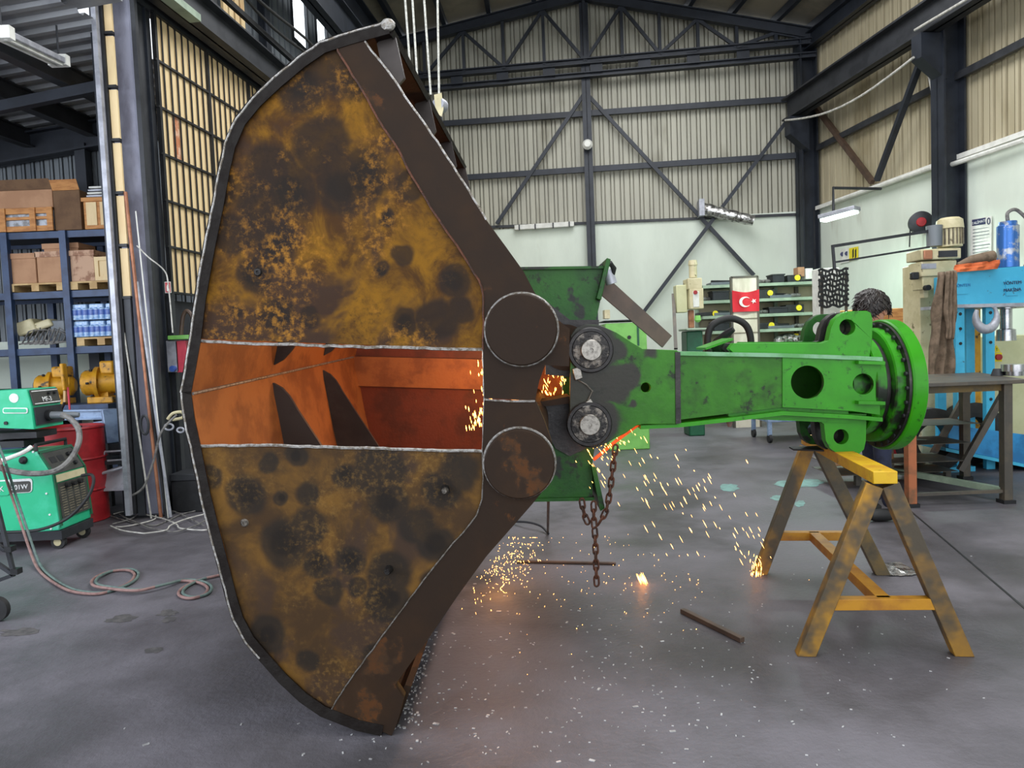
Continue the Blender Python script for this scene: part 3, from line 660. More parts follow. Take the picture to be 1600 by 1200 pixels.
# ================================================================= GREEN ARM
AY = 3.60
def ap(x, y, o=0): return at(x, y, AY)+V((0, o, 0))
arm = T('bucket_linkage', 'long green steel linkage with lugs and round bolted flange, resting on the sawhorse', 'linkage', ap(1150, 660)+V((0, .25, 0)))
def circ(c, r, n=32): return [(c[0]+cos(2*pi*k/n)*r, c[1]+sin(2*pi*k/n)*r) for k in range(n)]
def aplate(pts, o, th, mt, nm, holes=(), bev=0): return MB().prism([ap(x, y, o) for x, y in pts], V((0, th, 0)), [[ap(x, y, o) for x, y in h] for h in holes]).build(nm, mt, arm, bev)
box = [(1055, 553), (1222, 557), (1336, 561), (1374, 563), (1374, 648), (1330, 642), (1222, 636), (1141, 646), (1060, 656)]
hb_, hs_ = circ((1261, 597), 26), circ((1348, 600), 16.5)
aplate(box, 0, .02, M_greenc if 0 else M_green, 'side_plate', [hb_, hs_])
aplate([(1222, 557), (1336, 561), (1374, 563), (1374, 648), (1330, 642), (1222, 636)], -.006, .006, M_greenc, 'doubler_plate', [hb_, hs_])
aplate(box, .48, .02, M_green, 'side_plate', [circ((1261, 597), 20)])
def ribbon(px, th, o0, o1, mt, nm):
    a = [ap(x, y) for x, y in px]; b = [p-V((0, 0, th)) for p in a[::-1]]
    return MB().prism([p+V((0, o0, 0)) for p in a+b], V((0, o1-o0, 0))).build(nm, mt, arm)
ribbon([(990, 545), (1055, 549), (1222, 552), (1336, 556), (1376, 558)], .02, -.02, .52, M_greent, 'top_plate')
ribbon([(1000, 664), (1060, 661), (1141, 652), (1222, 642), (1330, 648), (1376, 652)], .02, -.02, .52, M_greenc, 'bottom_plate')
aplate([(1141, 646), (1222, 637), (1330, 643), (1330, 662), (1180, 656), (1141, 651)], .03, .02, M_greenc, 'lower_web')
# lugs
def lugset(o, mt, hl=True):
    aplate([(1150, 552), (1143, 545), (1150, 536), (1290, 536), (1300, 532), (1304, 512), (1310, 499), (1320, 490), (1330, 486), (1360, 485), (1367, 488), (1370, 500), (1369, 530), (1365, 560)], o, .05, mt, 'upper_lug', [circ((1330, 511), 12.5)], .004)
    aplate([(1210, 645), (1210, 654), (1285, 658), (1293, 664), (1296, 690), (1302, 702), (1312, 709), (1348, 711), (1356, 704), (1359, 690), (1360, 648)], o, .05, mt, 'lower_lug', [circ((1320, 684), 12)], .004)
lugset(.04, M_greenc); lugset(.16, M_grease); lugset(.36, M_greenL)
MB().lathe(ap(1330, 511, .05), V((0, .1, 0)), [(0, .045), (0, .06), (1, .06), (1, .045), (0, .045)], 24).build('lug_bushing', M_grease, arm)
for y in (566, 628):
    MB().beam(ap(1335, y, -.02), ap(1376, y+1, -.02), .05, .016).build('shelf_stiffener', M_greenc, arm)
# round flange end
fy = .25; c0 = at(1370, 601, AY+fy); ax = V((1, 0, -.02)).normalized()
def fx(d): return c0+ax*d
xr = 2.06-c0.x    # outer face
xb = xr-.30
MB().lathe(c0+ax*xb, ax*.30, [(0, 0), (0, .2), (.28, .2), (.28, .262), (.30, .27), (.45, .27), (.47, .262), (.47, .235), (.54, .235), (.54, .30), (.56, .308), (.72, .308), (.74, .30), (.74, .28), (.8, .28), (.8, 0)], 64).build('flange_neck', M_greenf, arm)
MB().lathe(c0+ax*(xr-.075), ax*.075, [(0, 0), (0, .345), (.1, .352), (.92, .352), (1, .345), (1, 0)], 72).build('flange_ring', M_greenc, arm)
MB().lathe(c0+ax*(xr-.09), ax*.014, [(0, .2), (0, .338), (1, .338), (1, .2), (0, .2)], 64).build('gasket_ring', M_grease, arm)
MB().lathe(c0+ax*(xb+.222), ax*.012, [(0, .28), (0, .322), (1, .322), (1, .28), (0, .28)], 56).build('grease_ring', M_grease, arm)
MB().lathe(c0+ax*(xb+.140), ax*.018, [(0, .22), (0, .262), (1, .262), (1, .22), (0, .22)], 56).build('grease_ring', M_grease, arm)
bo = None
for k in range(28):
    a = 2*pi*k/28; p = c0+ax*(xr-.09)+V((0, cos(a)*.323, sin(a)*.323))
    if bo is None: bo = MB().cyl(p, p-ax*.012, .0105, 8).build('flange_bolt', M_blk, arm); b0 = p
    else: q = bo.copy(); COL.objects.link(q); q.location = p-b0; q.parent = arm
p = ap(1435, 638, -.09); 
# head cheek plates with the two big pins
ck = [(891, 524), (899, 513), (915, 507), (935, 508), (962, 520), (985, 535), (1002, 545), (1055, 547), (1060, 553), (1060, 657), (1055, 662), (1002, 662), (992, 664), (975, 676), (962, 682), (945, 692), (928, 699), (910, 697), (896, 686), (889, 668)]
ckn = aplate(ck, -.035, .035, M_green, 'cheek_plate', [circ((1007, 605), 7.5, 20)], .003)
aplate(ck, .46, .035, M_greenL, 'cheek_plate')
MC = M_green.copy(); MC.name = 'green_paint_greasy'; add_layer(MC, (44, 38, 38), spots_fac([(ap(x, y), r*.00326) for (x, y), r in (((900, 520), 30), ((925, 545), 48), ((925, 600), 44), ((960, 600), 34), ((980, 590), 26), ((925, 660), 46), ((900, 620), 40), ((1015, 548), 18), ((1058, 600), 7), ((955, 545), 26), ((1040, 570), 6), ((985, 628), 12))], OFF[arm], .09, 9, .8, .95))
ckn.data.materials[0] = MC
for M_ in (M_green, MC, M_greenL, M_greenf): add_layer(M_, (24, 30, 20), grain(22, .53, .62, 3.2, .46, .58, .9))
add_layer(M_greenc, (26, 56, 18), grain(26, .56, .64, 3, .48, .6, .75))
aplate([(1052, 550), (1060, 550), (1061, 660), (1053, 661)], -.042, .01, M_grease, 'seam_bead')
for c, n_ in (((921, 547), 0), ((919, 661), 1)):
    p = ap(*c, -.035); k = .00326
    MB().lathe(p, V((0, -.03, 0)), [(0, 0), (0, 35*k), (.6, 35*k), (.8, 33.5*k), (.8, 29*k), (.5, 28*k), (.5, 0)], 44).build('pin_collar', M_grease if n_ == 0 else M_grease, arm)
    MB().lathe(p, V((0, -.038, 0)), [(0, 0), (0, 28*k), (.75, 28*k), (.8, 21*k), (.8, 0)], 40).build('pin_ring', M_ring, arm)
    MB().lathe(p, V((0, -.055, 0)), [(0, 0), (0, 16*k), (.93, 16*k), (1, 15*k), (1, 3.2*k), (.8, 3*k), (.8, 0)], 36).build('pin', M_pin, arm)
    MB().cyl(p, p+V((0, .5, 0)), .07, 20).build('pin_shaft', M_pin, arm)
MB().tube([ap(902, 593, -.04), ap(914, 600, -.05), ap(924, 610, -.05), ap(917, 625, -.05), ap(913, 632, -.04)], .004, 6).build('grease_pipe', M_pin, arm)
MB().ob(ap(901, 583, -.045), V((.02, 0, .006)), V((0, .012, 0)), V((-.006, 0, .03))).build('pipe_clip', M_pin, arm, .004)
MB().ob(ap(916, 631, -.045), V((.026, 0, .016)), V((0, .012, 0)), V((-.008, 0, .014))).build('pipe_clip', M_pin, arm, .004)
# small things on the arm
MB().lathe(ap(1149, 652, .1), V((0, 0, -.06)), [(0, 0), (0, .014), (.7, .016), (1, .008), (1, 0)], 14).build('grease_nipple', M_hosr, arm)
MB().beam(ap(1120, 545, .3), ap(1165, 529, .3), .2, .012).build('wedge_plate', M_greenc, arm)
MB().prism([ap(1165, 534, .1), ap(1365, 534, .1), ap(1365, 556, .1), ap(1150, 552, .1)], V((0, .03, 0))).build('upper_web', M_greenc, arm)
# diagonal brown flat bar
db = T('flat_bar_brace', 'brown flat steel bar leaning diagonally behind the top of the green arm', 'bar', ap(1070, 540, .42))
MB().prism([ap(x, y, .4) for x, y in ((942, 418), (956, 412), (1078, 523), (1062, 543), (942, 440))], V((0, .03, 0))).build('bar', M_brown, db)

# ================================================================= GREEN HEAD between the jaws
hd = arm
HY = 3.72
def hp(x, y, o=0): return at(x, y, HY)+V((0, o, 0))
def hplate(pts, o, th, mt, nm, bev=0): return MB().prism([hp(x, y, o) for x, y in pts], V((0, th, 0))).build(nm, mt, hd, bev)
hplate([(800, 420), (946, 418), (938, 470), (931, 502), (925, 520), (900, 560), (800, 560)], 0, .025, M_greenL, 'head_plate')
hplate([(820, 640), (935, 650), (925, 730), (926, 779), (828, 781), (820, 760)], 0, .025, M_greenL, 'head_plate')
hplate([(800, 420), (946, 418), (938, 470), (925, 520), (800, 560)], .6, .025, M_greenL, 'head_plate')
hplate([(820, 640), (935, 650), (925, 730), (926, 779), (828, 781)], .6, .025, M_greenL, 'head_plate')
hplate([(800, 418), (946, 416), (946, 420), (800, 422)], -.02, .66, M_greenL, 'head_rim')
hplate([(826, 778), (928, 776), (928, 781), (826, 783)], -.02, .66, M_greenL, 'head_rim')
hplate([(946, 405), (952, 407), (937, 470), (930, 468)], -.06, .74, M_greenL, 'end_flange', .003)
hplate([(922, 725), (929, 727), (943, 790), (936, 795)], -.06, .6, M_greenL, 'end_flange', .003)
hplate([(850, 570), (888, 560), (888, 640), (838, 640)], .45, .02, M_in, 'inner_web')
hplate([(835, 627), (888, 617), (888, 628), (838, 634)], -.1, .2, M_strip, 'cross_web')
MB().prism([hp(x, y, .6) for x, y in ((780, 372), (790, 376), (842, 420), (810, 425))], V((0, .04, 0))).build('link_arm', M_greenL, hd)
MB().cyl(hp(872, 432, .5), hp(872, 432, .54), .06, 32).build('far_disc', M_strip, hd)
MB().tube([hp(938, 424, .1), hp(946, 412, .1), hp(958, 408, .1), hp(964, 415, .12), hp(961, 430, .14)], .016, 8).build('hose_elbow', M_rub, hd)
MB().cyl(hp(955, 418, .14), hp(962, 440, .14), .03, 16).build('fitting', M_alu, hd)
for x, y, r in ((860, 640, 55), (880, 690, 45)): pass
hplate([(832, 630), (892, 618), (905, 640), (915, 700), (890, 712), (868, 700), (850, 668)], -.02, .02, M_grease, 'knuckle_plate')
hplate([(852, 470), (890, 500), (935, 500), (935, 520), (900, 590), (852, 585)], -.02, .02, M_grease, 'knuckle_plate')
MB().cyl(hp(883, 543, -.03), hp(883, 543, .0), .12, 40).build('knuckle_disc', M_strip, hd)

# rebar being welded and its chain
rb = T('hot_rod', 'red-hot steel rod slung under the arm pins where the sparks start', 'rod', ap(965, 690, .1))
MB().tube([ap(929, 721, .05), ap(965, 691, .05), ap(1003, 663, .05)], .009, 8).build('rod', M_bead, rb)
def chain(name, label, px, o=.0, group=None):
    P = [ap(x, y, o) for x, y in px]; t = T(name, label, 'chain', P[-1], group)
    L_ = [0]
    for i in range(len(P)-1): L_.append(L_[-1]+(P[i+1]-P[i]).length)
    stp = .042; n = int(L_[-1]/stp)
    def pos(d):
        for i in range(len(P)-1):
            if d <= L_[i+1]: return lerp(P[i], P[i+1], (d-L_[i])/(L_[i+1]-L_[i]))
        return P[-1]
    for k in range(n):
        a, b = pos(k*stp), pos((k+1)*stp); d = (b-a).normalized(); c = (a+b)/2; sd = d.cross(V((0, 1, 0))).normalized()
        if k % 2: sd = (sd*.35+V((0, 1, 0))).normalized()
        pts = []
        for q in range(12):
            an = 2*pi*q/12; pts.append(c+d*(cos(an)*.017+(.012 if cos(an) > 0 else -.012))+sd*sin(an)*.0125)
        MB().tube(pts, .0056, 6, True).build('chain_link', M_rust, t)
    return t
chain('chain', 'rusty chain looping from the hot rod down to the knot under the green head', [(963, 698), (960, 720), (957, 745), (953, 775), (948, 800), (938, 818), (930, 828)], .02)
chain('chain', 'short rusty chain at the left of the knot under the green head', [(910, 783), (912, 800), (917, 815), (924, 828)], .03)
chain('chain', 'rusty chain straight down from the green end flange', [(928, 786), (928, 805), (929, 826)], .01)
chain('chain', 'loose rusty chain end hanging below the knot above the floor', [(930, 828), (931, 850), (932, 880), (933, 918)], .02)

# ================================================================= SAWHORSE
sh = T('sawhorse', 'yellow steel sawhorse with dark-patched A-frame legs under the green arm', 'sawhorse', (1.73, 3.7, 0))
nl, nr, fl_, fr_ = fl(1258, 1022), fl(1503, 1022), fl(1187, 896), fl(1378, 897)
ptop = at(1376, 752, nl.y*.5+nr.y*.5); ftop = at(1270, 692, (fl_.y+fr_.y)/2)
ptop.z = ftop.z = (ptop.z+ftop.z)/2
def leg(a, b, mt, w_=.075, d=.06):
    d_ = (b-a).normalized(); ax_ = (ptop-ftop).normalized(); a = a-d_*(.0); sd = d_.cross(ax_).normalized()
    # clip foot flat on the floor
    mb = MB(); P = []
    for s1, s2 in ((-1, -1), (1, -1), (1, 1), (-1, 1)):
        q = a+sd*s1*w_/2+ax_*s2*d/2; q = q-d_*(q.z/d_.z); P.append(q)
    for s1, s2 in ((-1, -1), (1, -1), (1, 1), (-1, 1)): P.append(b+sd*s1*w_/2+ax_*s2*d/2)
    return mb.hexa(P).build('leg', mt, sh, .003)
M_legn = mat('sawhorse_leg_paint', (176, 128, 22), (130, 96, 38), 4, .5, 0, .12, 60, .35, .65, 6, (70, 62, 48), 2.6, .44, .6)  # yellow darkened with grey patches to stand for the shaded leg faces
for a, tp, o, mt in ((nl, ptop, -.035, M_legn), (nr, ptop, .035, M_legn), (fl_, ftop, -.035, M_legn), (fr_, ftop, .035, M_olive)):
    leg(a, tp+V((o, 0, -.02)), mt)
dd = (ptop-ftop).normalized()
MB().beam(ftop-dd*.07+Z*.02, ptop+dd*.06+Z*.02, .10, .055).build('crossbeam', M_yeln, sh, .003)
def lt_(a, b, z): return lerp(a, b, z/b.z)
z1 = lt_(nl, ptop, .24).z
A_, B_ = lt_(nl, ptop, .235), lt_(nr, ptop, .235); C_, D_ = lt_(fl_, ftop, .235), lt_(fr_, ftop, .235)
MB().beam(A_, B_, .05, .05).build('brace', M_yel, sh, .002); MB().beam(C_, D_, .05, .05).build('brace', M_yel, sh, .002)
MB().beam(lerp(A_, B_, .52), lerp(C_, D_, .45), .06, .05).build('spreader', M_yel, sh, .002)
# thin tray plate on the far end of the beam
tp = T('steel_offcut', 'thin grey steel plate lying across the sawhorse beam beside the lower lug', 'plate', lerp(ftop, ptop, .35)+Z*.05)
MB().prism([at(1233, 700, 4.0), at(1240, 704, 3.95), at(1300, 706, 3.8), at(1300, 698, 3.95)], Z*.008).build('plate', M_steelg, tp)

# ================================================================= LEFT BAY: RACK AND ITS LOAD
def rb_(x0, y0, x1, y1, Y, d, mb=None, z0=None):
    xm, ym = (x0+x1)/2, (y0+y1)/2
    return (mb or MB()).box((at(x0, ym, Y).x, Y, at(xm, y1, Y).z if z0 is None else z0), (at(x1, ym, Y).x, Y+d, at(xm, y0, Y).z))
def cen(x, y, Y): return at(x, y, Y)
YR = 7.6
rk = T('storage_rack', 'dark blue steel storage rack with three loaded shelves in the left bay', 'rack', (at(100, 600, YR).x, YR+.3, 0))
RZ = [at(90, 361, YR).z, at(90, 455, YR).z, at(90, 543, YR).z, .62]
RX0, RX1 = -7.6, -4.1
for z in RZ:
    MB().box((RX0, YR, z-.07), (RX1, YR+.04, z)).build('shelf_beam', M_rackb, rk); MB().box((RX0, YR+.62, z-.07), (RX1, YR+.66, z)).build('shelf_beam', M_rackb, rk)
    MB().box((RX0, YR+.04, z-.03), (RX1, YR+.62, z-.005)).build('shelf', M_shade, rk)
for px in (12, 104): 
    X = at(px, 470, YR-.03).x
    for yy in (-.03, .66): MB().box((X-.035, YR+yy, 0), (X+.035, YR+yy+.06, RZ[0]-.0)).build('upright', M_rackb, rk)
MB().beam(V((at(60, 360, YR).x, YR+.6, RZ[0]-.1)), V((at(55, 400, YR).x-.1, YR+.6, RZ[0]-.5)), .04, .03).build('strut', M_alu, rk)
def crate(name, label, cat, px, mt, d=.5, Y=YR+.02, z=None, group=None, style=None, mt2=None):
    x0, y0, x1, y1 = px; A = at(x0, (y0+y1)/2, Y); B = at(x1, (y0+y1)/2, Y); z1 = at((x0+x1)/2, y0, Y).z; z0 = at((x0+x1)/2, y1, Y).z if z is None else z
    a, b = V((A.x, Y, z0)), V((B.x, Y+d, z1)); t = T(name, label, cat, (a.x, a.y, z0), group)
    MB().box(a, b).build('body', mt, t, .006); w_, h_ = b.x-a.x, z1-z0; m2 = mt2 or mt
    if style == 'frame':
        for s in (0, 1): MB().box((a.x+s*(w_-.04), Y-.015, z0), (a.x+s*(w_-.04)+.04, Y, z1)).build('batten', m2, t); MB().box((a.x, Y-.017, z0+s*(h_-.04)), (b.x, Y-.002, z0+s*(h_-.04)+.04)).build('batten', m2, t)
    if style == 'panels':
        for s in (.1, .56): MB().box((a.x+s*w_, Y-.01, z0+.12*h_), (a.x+(s+.34)*w_, Y, z0+.88*h_)).build('panel', m2, t)
        MB().box((a.x-.01, Y-.02, z1-.03), (b.x+.01, Y+d, z1+.01)).build('lid', mt, t)
    if style == 'lid': MB().box((a.x-.012, Y-.012, z1-.05), (b.x+.012, Y+d, z1+.006)).build('lid', m2, t)
    if style == 'flaps':
        MB().prism([(a.x, Y, z1), (b.x, Y, z1), (b.x, Y-.05, z1+.1), (a.x, Y-.05, z1+.1)], V((0, .006, .0))).build('flap', m2, t)
    return t
def pallet(label, x0, x1, Y, z, mt=M_woodl, d=.5, h=.085):
    A, B = at(x0, 450, Y).x, at(x1, 450, Y).x; t = T('pallet', label, 'pallet', (A, Y, z))
    for i in range(3): MB().box((A, Y+i*(d-.08)/2, z+h-.018), (B, Y+i*(d-.08)/2+.08, z+h)).build('deck_board', mt, t)
    for i in range(3): 
        X = A+(B-A-.08)*i/2; MB().box((X, Y, z), (X+.08, Y+d, z+h-.018)).build('block', mt, t)
    return z+h
z0 = RZ[0]+.01
t = T('slatted_crate', 'long slatted wooden crate with wrapped goods, leftmost on the top rack shelf', 'crate', (at(0, 340, YR).x, YR, z0))
X0, X1 = at(-60, 345, YR).x, at(82, 345, YR).x; zt = at(40, 325, YR).z
MB().box((X0+.02, YR+.03, z0+.02), (X1-.02, YR+.5, zt-.02)).build('wrapped_goods', M_wrap, t)
for z, h in ((z0, .055), (zt-.06, .06), ((z0+zt)/2-.0, .03)): MB().box((X0, YR, z), (X1, YR+.02, z+h)).build('slat', M_wood, t)
for px in (-20, 5, 52, 79): X = at(px, 345, YR).x; MB().box((X-.03, YR-.015, z0), (X+.03, YR, zt)).build('post', M_wood, t)
crate('cardboard_box', 'long open brown cardboard box on top of the slatted crate', 'box', (-60, 298, 82, 324), M_card, .45, z=zt+.004, mt2=M_cardd, style='flaps')
crate('cardboard_box', 'dark brown crumpled cardboard box between slatted crate and orange crate', 'box', (84, 297, 126, 357), M_cardd, .5, z=z0, style='flaps', mt2=M_wood)
oc = crate('wooden_crate', 'orange wooden crate with two inset panels on the top rack shelf', 'crate', (131, 310, 178, 357), M_wood, .45, z=z0, style='panels', mt2=M_ply)
zz = at(150, 308, YR).z
t = T('sheet_stack', 'stack of pale strips lying on the orange wooden crate', 'sheets', (at(150, 300, YR).x, YR+.2, zz+.01))
for i in range(4): MB().box((at(132, 300, YR).x+.01*i, YR+.03, zz+.012+i*.03), (at(178, 300, YR).x-.01*i, YR+.4, zz+.03+i*.03)).build('sheet', M_wht if i % 2 else M_alu, t)
z1 = RZ[1]+.01
pz = pallet('pale pallet under the two plain cardboard bins', 10, 100, YR, z1); 
crate('cardboard_bin', 'plain tan cardboard bin at the left end of the middle rack shelf', 'box', (8, 397, 56, 443), M_card, .45, z=pz+.002, style='lid', mt2=M_card)
crate('cardboard_bin', 'plain tan cardboard bin beside the rack upright on the middle shelf', 'box', (58, 394, 100, 443), M_card, .45, z=pz+.002, style='lid', mt2=M_cards)
pz = pallet('pale pallet under the stained cardboard box', 110, 182, YR, z1)
crate('cardboard_box', 'stained tan cardboard box right of the rack upright', 'box', (110, 392, 147, 437), M_cards, .45, z=pz+.002, style='lid', mt2=M_cards)
crate('wooden_crate', 'pale plywood crate at the right end of the middle rack shelf', 'crate', (149, 401, 184, 437), M_ply, .45, z=pz+.002, style='frame', mt2=M_ply)
zz = at(80, 393, YR).z
crate('flat_box', 'flat tan box lying across the cardboard bins', 'box', (68, 381, 122, 392), M_card, .3, YR+.1, z=at(79, 394, YR).z+.02, style='lid')
z2 = RZ[2]+.01
pz = pallet('pallet under the shrink-wrapped blue bottles', 114, 190, YR, z2)
A, B = at(112, 500, YR).x, at(190, 500, YR).x
for r_ in range(2):
    for c in range(3):
        X = A+(B-A)*c/3; w_ = (B-A)/3-.012; hh = (at(150, 473, YR).z-pz)/2-.006; zb = pz+.003+r_*(hh+.005)
        if r_ == 0 and c == 0:
            t0 = T('bottle_pack', 'shrink-wrapped blue water bottle pack, bottom row, left end of the rack pallet', 'bottle pack', (X, YR, zb), 'wrapped bottle packs on the rack')
            MB().box((X+.006, YR+.01, zb+.003), (X+w_-.006, YR+.4, zb+hh-.004)).build('wrap', M_water, t0, .012)
            for k in range(3):
                xx = X+w_*(k+.5)/3; MB().lathe((xx, YR+.035, zb+.006), Z*(hh-.02), [(0, 0), (0, .038), (.72, .038), (.86, .018), (1, .016), (1, 0)], 14).build('bottle', M_water, t0)
                MB().cyl((xx, YR+.035, zb+hh*.3), (xx, YR+.035, zb+hh*.62), .0395, 14).build('bottle_label', M_blue, t0)
            q0 = V((X, YR, zb))
        else:
            dup(t0, V((X, YR, zb)), label='shrink-wrapped bottle pack, %s row, %s on the blue rack pallet' % (('bottom', 'top')[r_], ('left end', 'middle', 'right end')[c]))
jk = T('cable_tangle', 'tangle of grey cables and a pale cover on the third rack shelf', 'cables', (at(60, 530, YR).x, YR+.2, z2))
MB().ob(at(48, 512, YR+.2), V((.1, 0, .03)), V((0, .1, 0)), V((-.03, 0, .07))).build('pale_cover', M_cream, jk, .02)
MB().ob(at(72, 508, YR+.2), V((.1, 0, .03)), V((0, .08, 0)), V((-.02, 0, .04))).build('pale_cover', M_cream, jk, .02)
MB().box(at(80, 535, YR+.15), at(100, 500, YR+.15)+V((0, .2, 0))).build('control_unit', M_cladG, jk, .01)
for i in range(7):
    x = 35+i*8; MB().tube([at(x, 536, YR+.05), at(x+10, 518-i, YR+.02), at(x+28, 512+i*2, YR+.04), at(x+24, 533, YR+.06), at(x-5, 538, YR+.05)], .008, 6).build('cable', M_cable, jk)
dk = T('dark_bin', 'dark bins stored at the left end of the lower rack shelves', 'bin', (at(25, 560, YR).x, YR+.1, RZ[3]+.01))
MB().box((-6.9, YR+.05, RZ[3]+.01), (at(48, 560, YR).x, YR+.6, 1.2)).build('body', M_shade, dk, .02)
MB().box((-6.92, YR+.03, 1.16), (at(49, 560, YR).x, YR+.6, 1.2)).build('rim', M_steelg, dk, .01)
def engine(px, py, s, label):
    c = at(px, py, YR-.25); t = T('gear_motor', label, 'motor', c-Z*.19*s)
    c = V((c.x, c.y, c.z)); k = s
    MB().lathe(c+V((-.17*k, -.05, .0)), V((.34*k, .1, 0)), [(0, 0), (0, .1*k), (.08, .12*k), (.3, .12*k), (.32, .15*k), (.42, .15*k), (.44, .11*k), (.9, .105*k), (1, .06*k), (1, 0)], 20).build('housing', M_engy, t)
    MB().box(c+V((.0, -.08, .08)), c+V((.13*k, .1, .2*k))).build('gearbox', M_engy, t, .02)
    MB().lathe(c+V((-.19*k, -.055, 0)), V((.03, .01, 0)), [(0, 0), (0, .06*k), (1, .065*k), (1, 0)], 18).build('shaft_seal', M_rub, t)
    MB().box(c+V((-.12*k, -.1, -.19*k)), c+V((.12*k, .12, -.13*k))).build('foot', M_engy, t, .008)
    MB().box(c+V((-.03, -.05, -.14*k)), c+V((.06, .06, -.09*k))).build('bracket', M_engy, t)
    for i in range(6):
        a = i*pi/3; MB().cyl(c+V((-.075*k, -.03+cos(a)*.135*k*.0, 0))+V((0, cos(a)*.135*k, sin(a)*.135*k)), c+V((-.055*k, -.03, 0))+V((0, cos(a)*.135*k, sin(a)*.135*k)), .012, 8).build('bolt', M_blk, t)
    return t
wt = T('low_bench', 'low dark steel bench carrying the two yellow motors and scrap', 'bench', (-5.0, 7.2, 0))
zb = at(165, 630, 7.2).z
MB().box((-6.6, 7.1, zb-.05), (-4.05, 7.5, zb)).build('top', M_rackb, wt)
for X in (-6.5, -5.3, -4.15): MB().box((X, 7.12, 0), (X+.06, 7.18, zb-.05)).build('leg', M_blk, wt)
e = engine(88, 597, 1.0, 'yellow motor with white torch hanging before it behind the wire feeder'); e.location.z += zb-(OFF[e].z); 
e = engine(163, 600, 1.1, 'yellow gear motor at the right end of the low bench'); e.location.z += zb-(OFF[e].z)
th = T('torch_holder', 'pale yellow welding torch holder standing in front of the left yellow motor', 'torch', at(98, 640, 6.6))
MB().beam(at(98, 568, 6.6), at(103, 610, 6.6), .07, .03).build('grip', M_engy, th, .01); MB().beam(at(102, 610, 6.6), at(102, 628, 6.6), .03, .02).build('tip', M_woodl, th)
MB().tube([at(102, 626, 6.6), at(96, 640, 6.6), at(99, 655, 6.5)], .012).build('lead', M_rub, th); MB().tube([at(106, 605, 6.6), at(109, 640, 6.6)], .009).build('red_lead', M_pink, th)

# red drum
dc = V((at(112, 730, 6.55).x, 6.55, 0))
dr = T('oil_drum', 'red steel drum standing behind the large green welder', 'drum', dc)
MB().lathe(dc, Z*.88, [(0, 0), (0, .285), (.01, .292), (.03, .285), (.32, .285), (.335, .297), (.35, .285), (.65, .285), (.665, .297), (.68, .285), (.97, .285), (.985, .294), (1, .288), (1, .27), (.975, .27), (.975, 0)], 40).build('body', M_red, dr)
MB().cyl(dc+V((.12, -.05, .86)), dc+V((.12, -.05, .885)), .03, 12).build('bung', M_blk, dr)

# large welder
wY = 5.5; wD = .42
wd_ = T('welding_machine', 'large green welding power source on castors at the left edge', 'welding machine', (at(40, 840, wY).x, wY+.2, 0))
prof = [(-70, 842), (93, 829), (93, 815), (81, 742), (57, 706), (-70, 716)]
MB().prism([at(x, y, wY) for x, y in prof], V((0, wD, 0))).build('housing', M_wg, wd_, .008)
def wf(x, y, t, o=.004): # point on the front: profile edge px + fraction across depth
    return at(x, y, wY)+V((o, t*wD, 0))
def wpan(p, q, t0, t1, mt, nm, o=.004, th=.008):
    a, b, c, d = wf(*p, t0, o), wf(*p, t1, o), wf(*q, t1, o), wf(*q, t0, o); n_ = (b-a).cross(d-a).normalized(); n_ = n_ if n_.x > 0 else -n_
    return MB().prism([a, b, c, d], n_*th).build(nm, mt, wd_)
wpan((59, 709), (81, 742), .06, .94, M_pan, 'control_panel'); wpan((84, 757), (93, 812), .06, .94, M_pan, 'grille_plate'); wpan((81.5, 744), (83.5, 755), .06, .94, M_cream, 'trim_strip')
wpan((57, 706), (60, 710), 0, 1, M_wgd, 'front_frame', .006); 
for t0, t1 in ((0, .05), (.95, 1)):
    wpan((58, 708), (81, 742), t0, t1, M_wgd, 'front_frame', .008); wpan((81, 742), (93, 822), t0, t1, M_wgd, 'front_frame', .008)
for c in range(4):
    for r_ in range(12):
        f = .12+r_*.072; p = (84+(93-84)*f, 757+(812-757)*f); f2 = f+.03; q = (84+(93-84)*f2, 757+(812-757)*f2)
        wpan(p, q, .12+c*.2, .12+c*.2+.14, M_slot, 'louvre', .010, .004)
for k, (f, t_) in enumerate(((.1, .3), (.1, .5), (.1, .7))):
    q = wf(84+9*f, 757+55*f, t_, .012); MB().cyl(q, q+V((.03, 0, 0)), .02, 14).build('socket', M_rub, wd_)
for f, t_ in ((.3, .7), (.3, .85), (.75, .75)):
    q = wf(59+22*f, 709+33*f, t_, .008); MB().cyl(q, q+V((.022, 0, .012)), .016, 14).build('knob', M_blk, wd_)
for t_ in (.15, .38):
    a = .25; wpan((59+22*a, 709+33*a), (59+22*(a+.28), 709+33*(a+.28)), t_, t_+.17, M_blk, 'display', .012, .003)
for (x, y) in ((24, 724),): MB().lathe(at(37, 719, wY), V((0, -.03, 0)), [(0, 0), (0, .032), (.6, .028), (1, .014), (1, 0)], 16).build('rear_socket', M_blk, wd_)
for x, y in ((52, 706+.0), (73, 771), (78, 804), (80, 826)):
    MB().cyl(at(x, y, wY), at(x, y, wY)-V((0, .006, 0)), .008, 10).build('screw', M_lett, wd_)
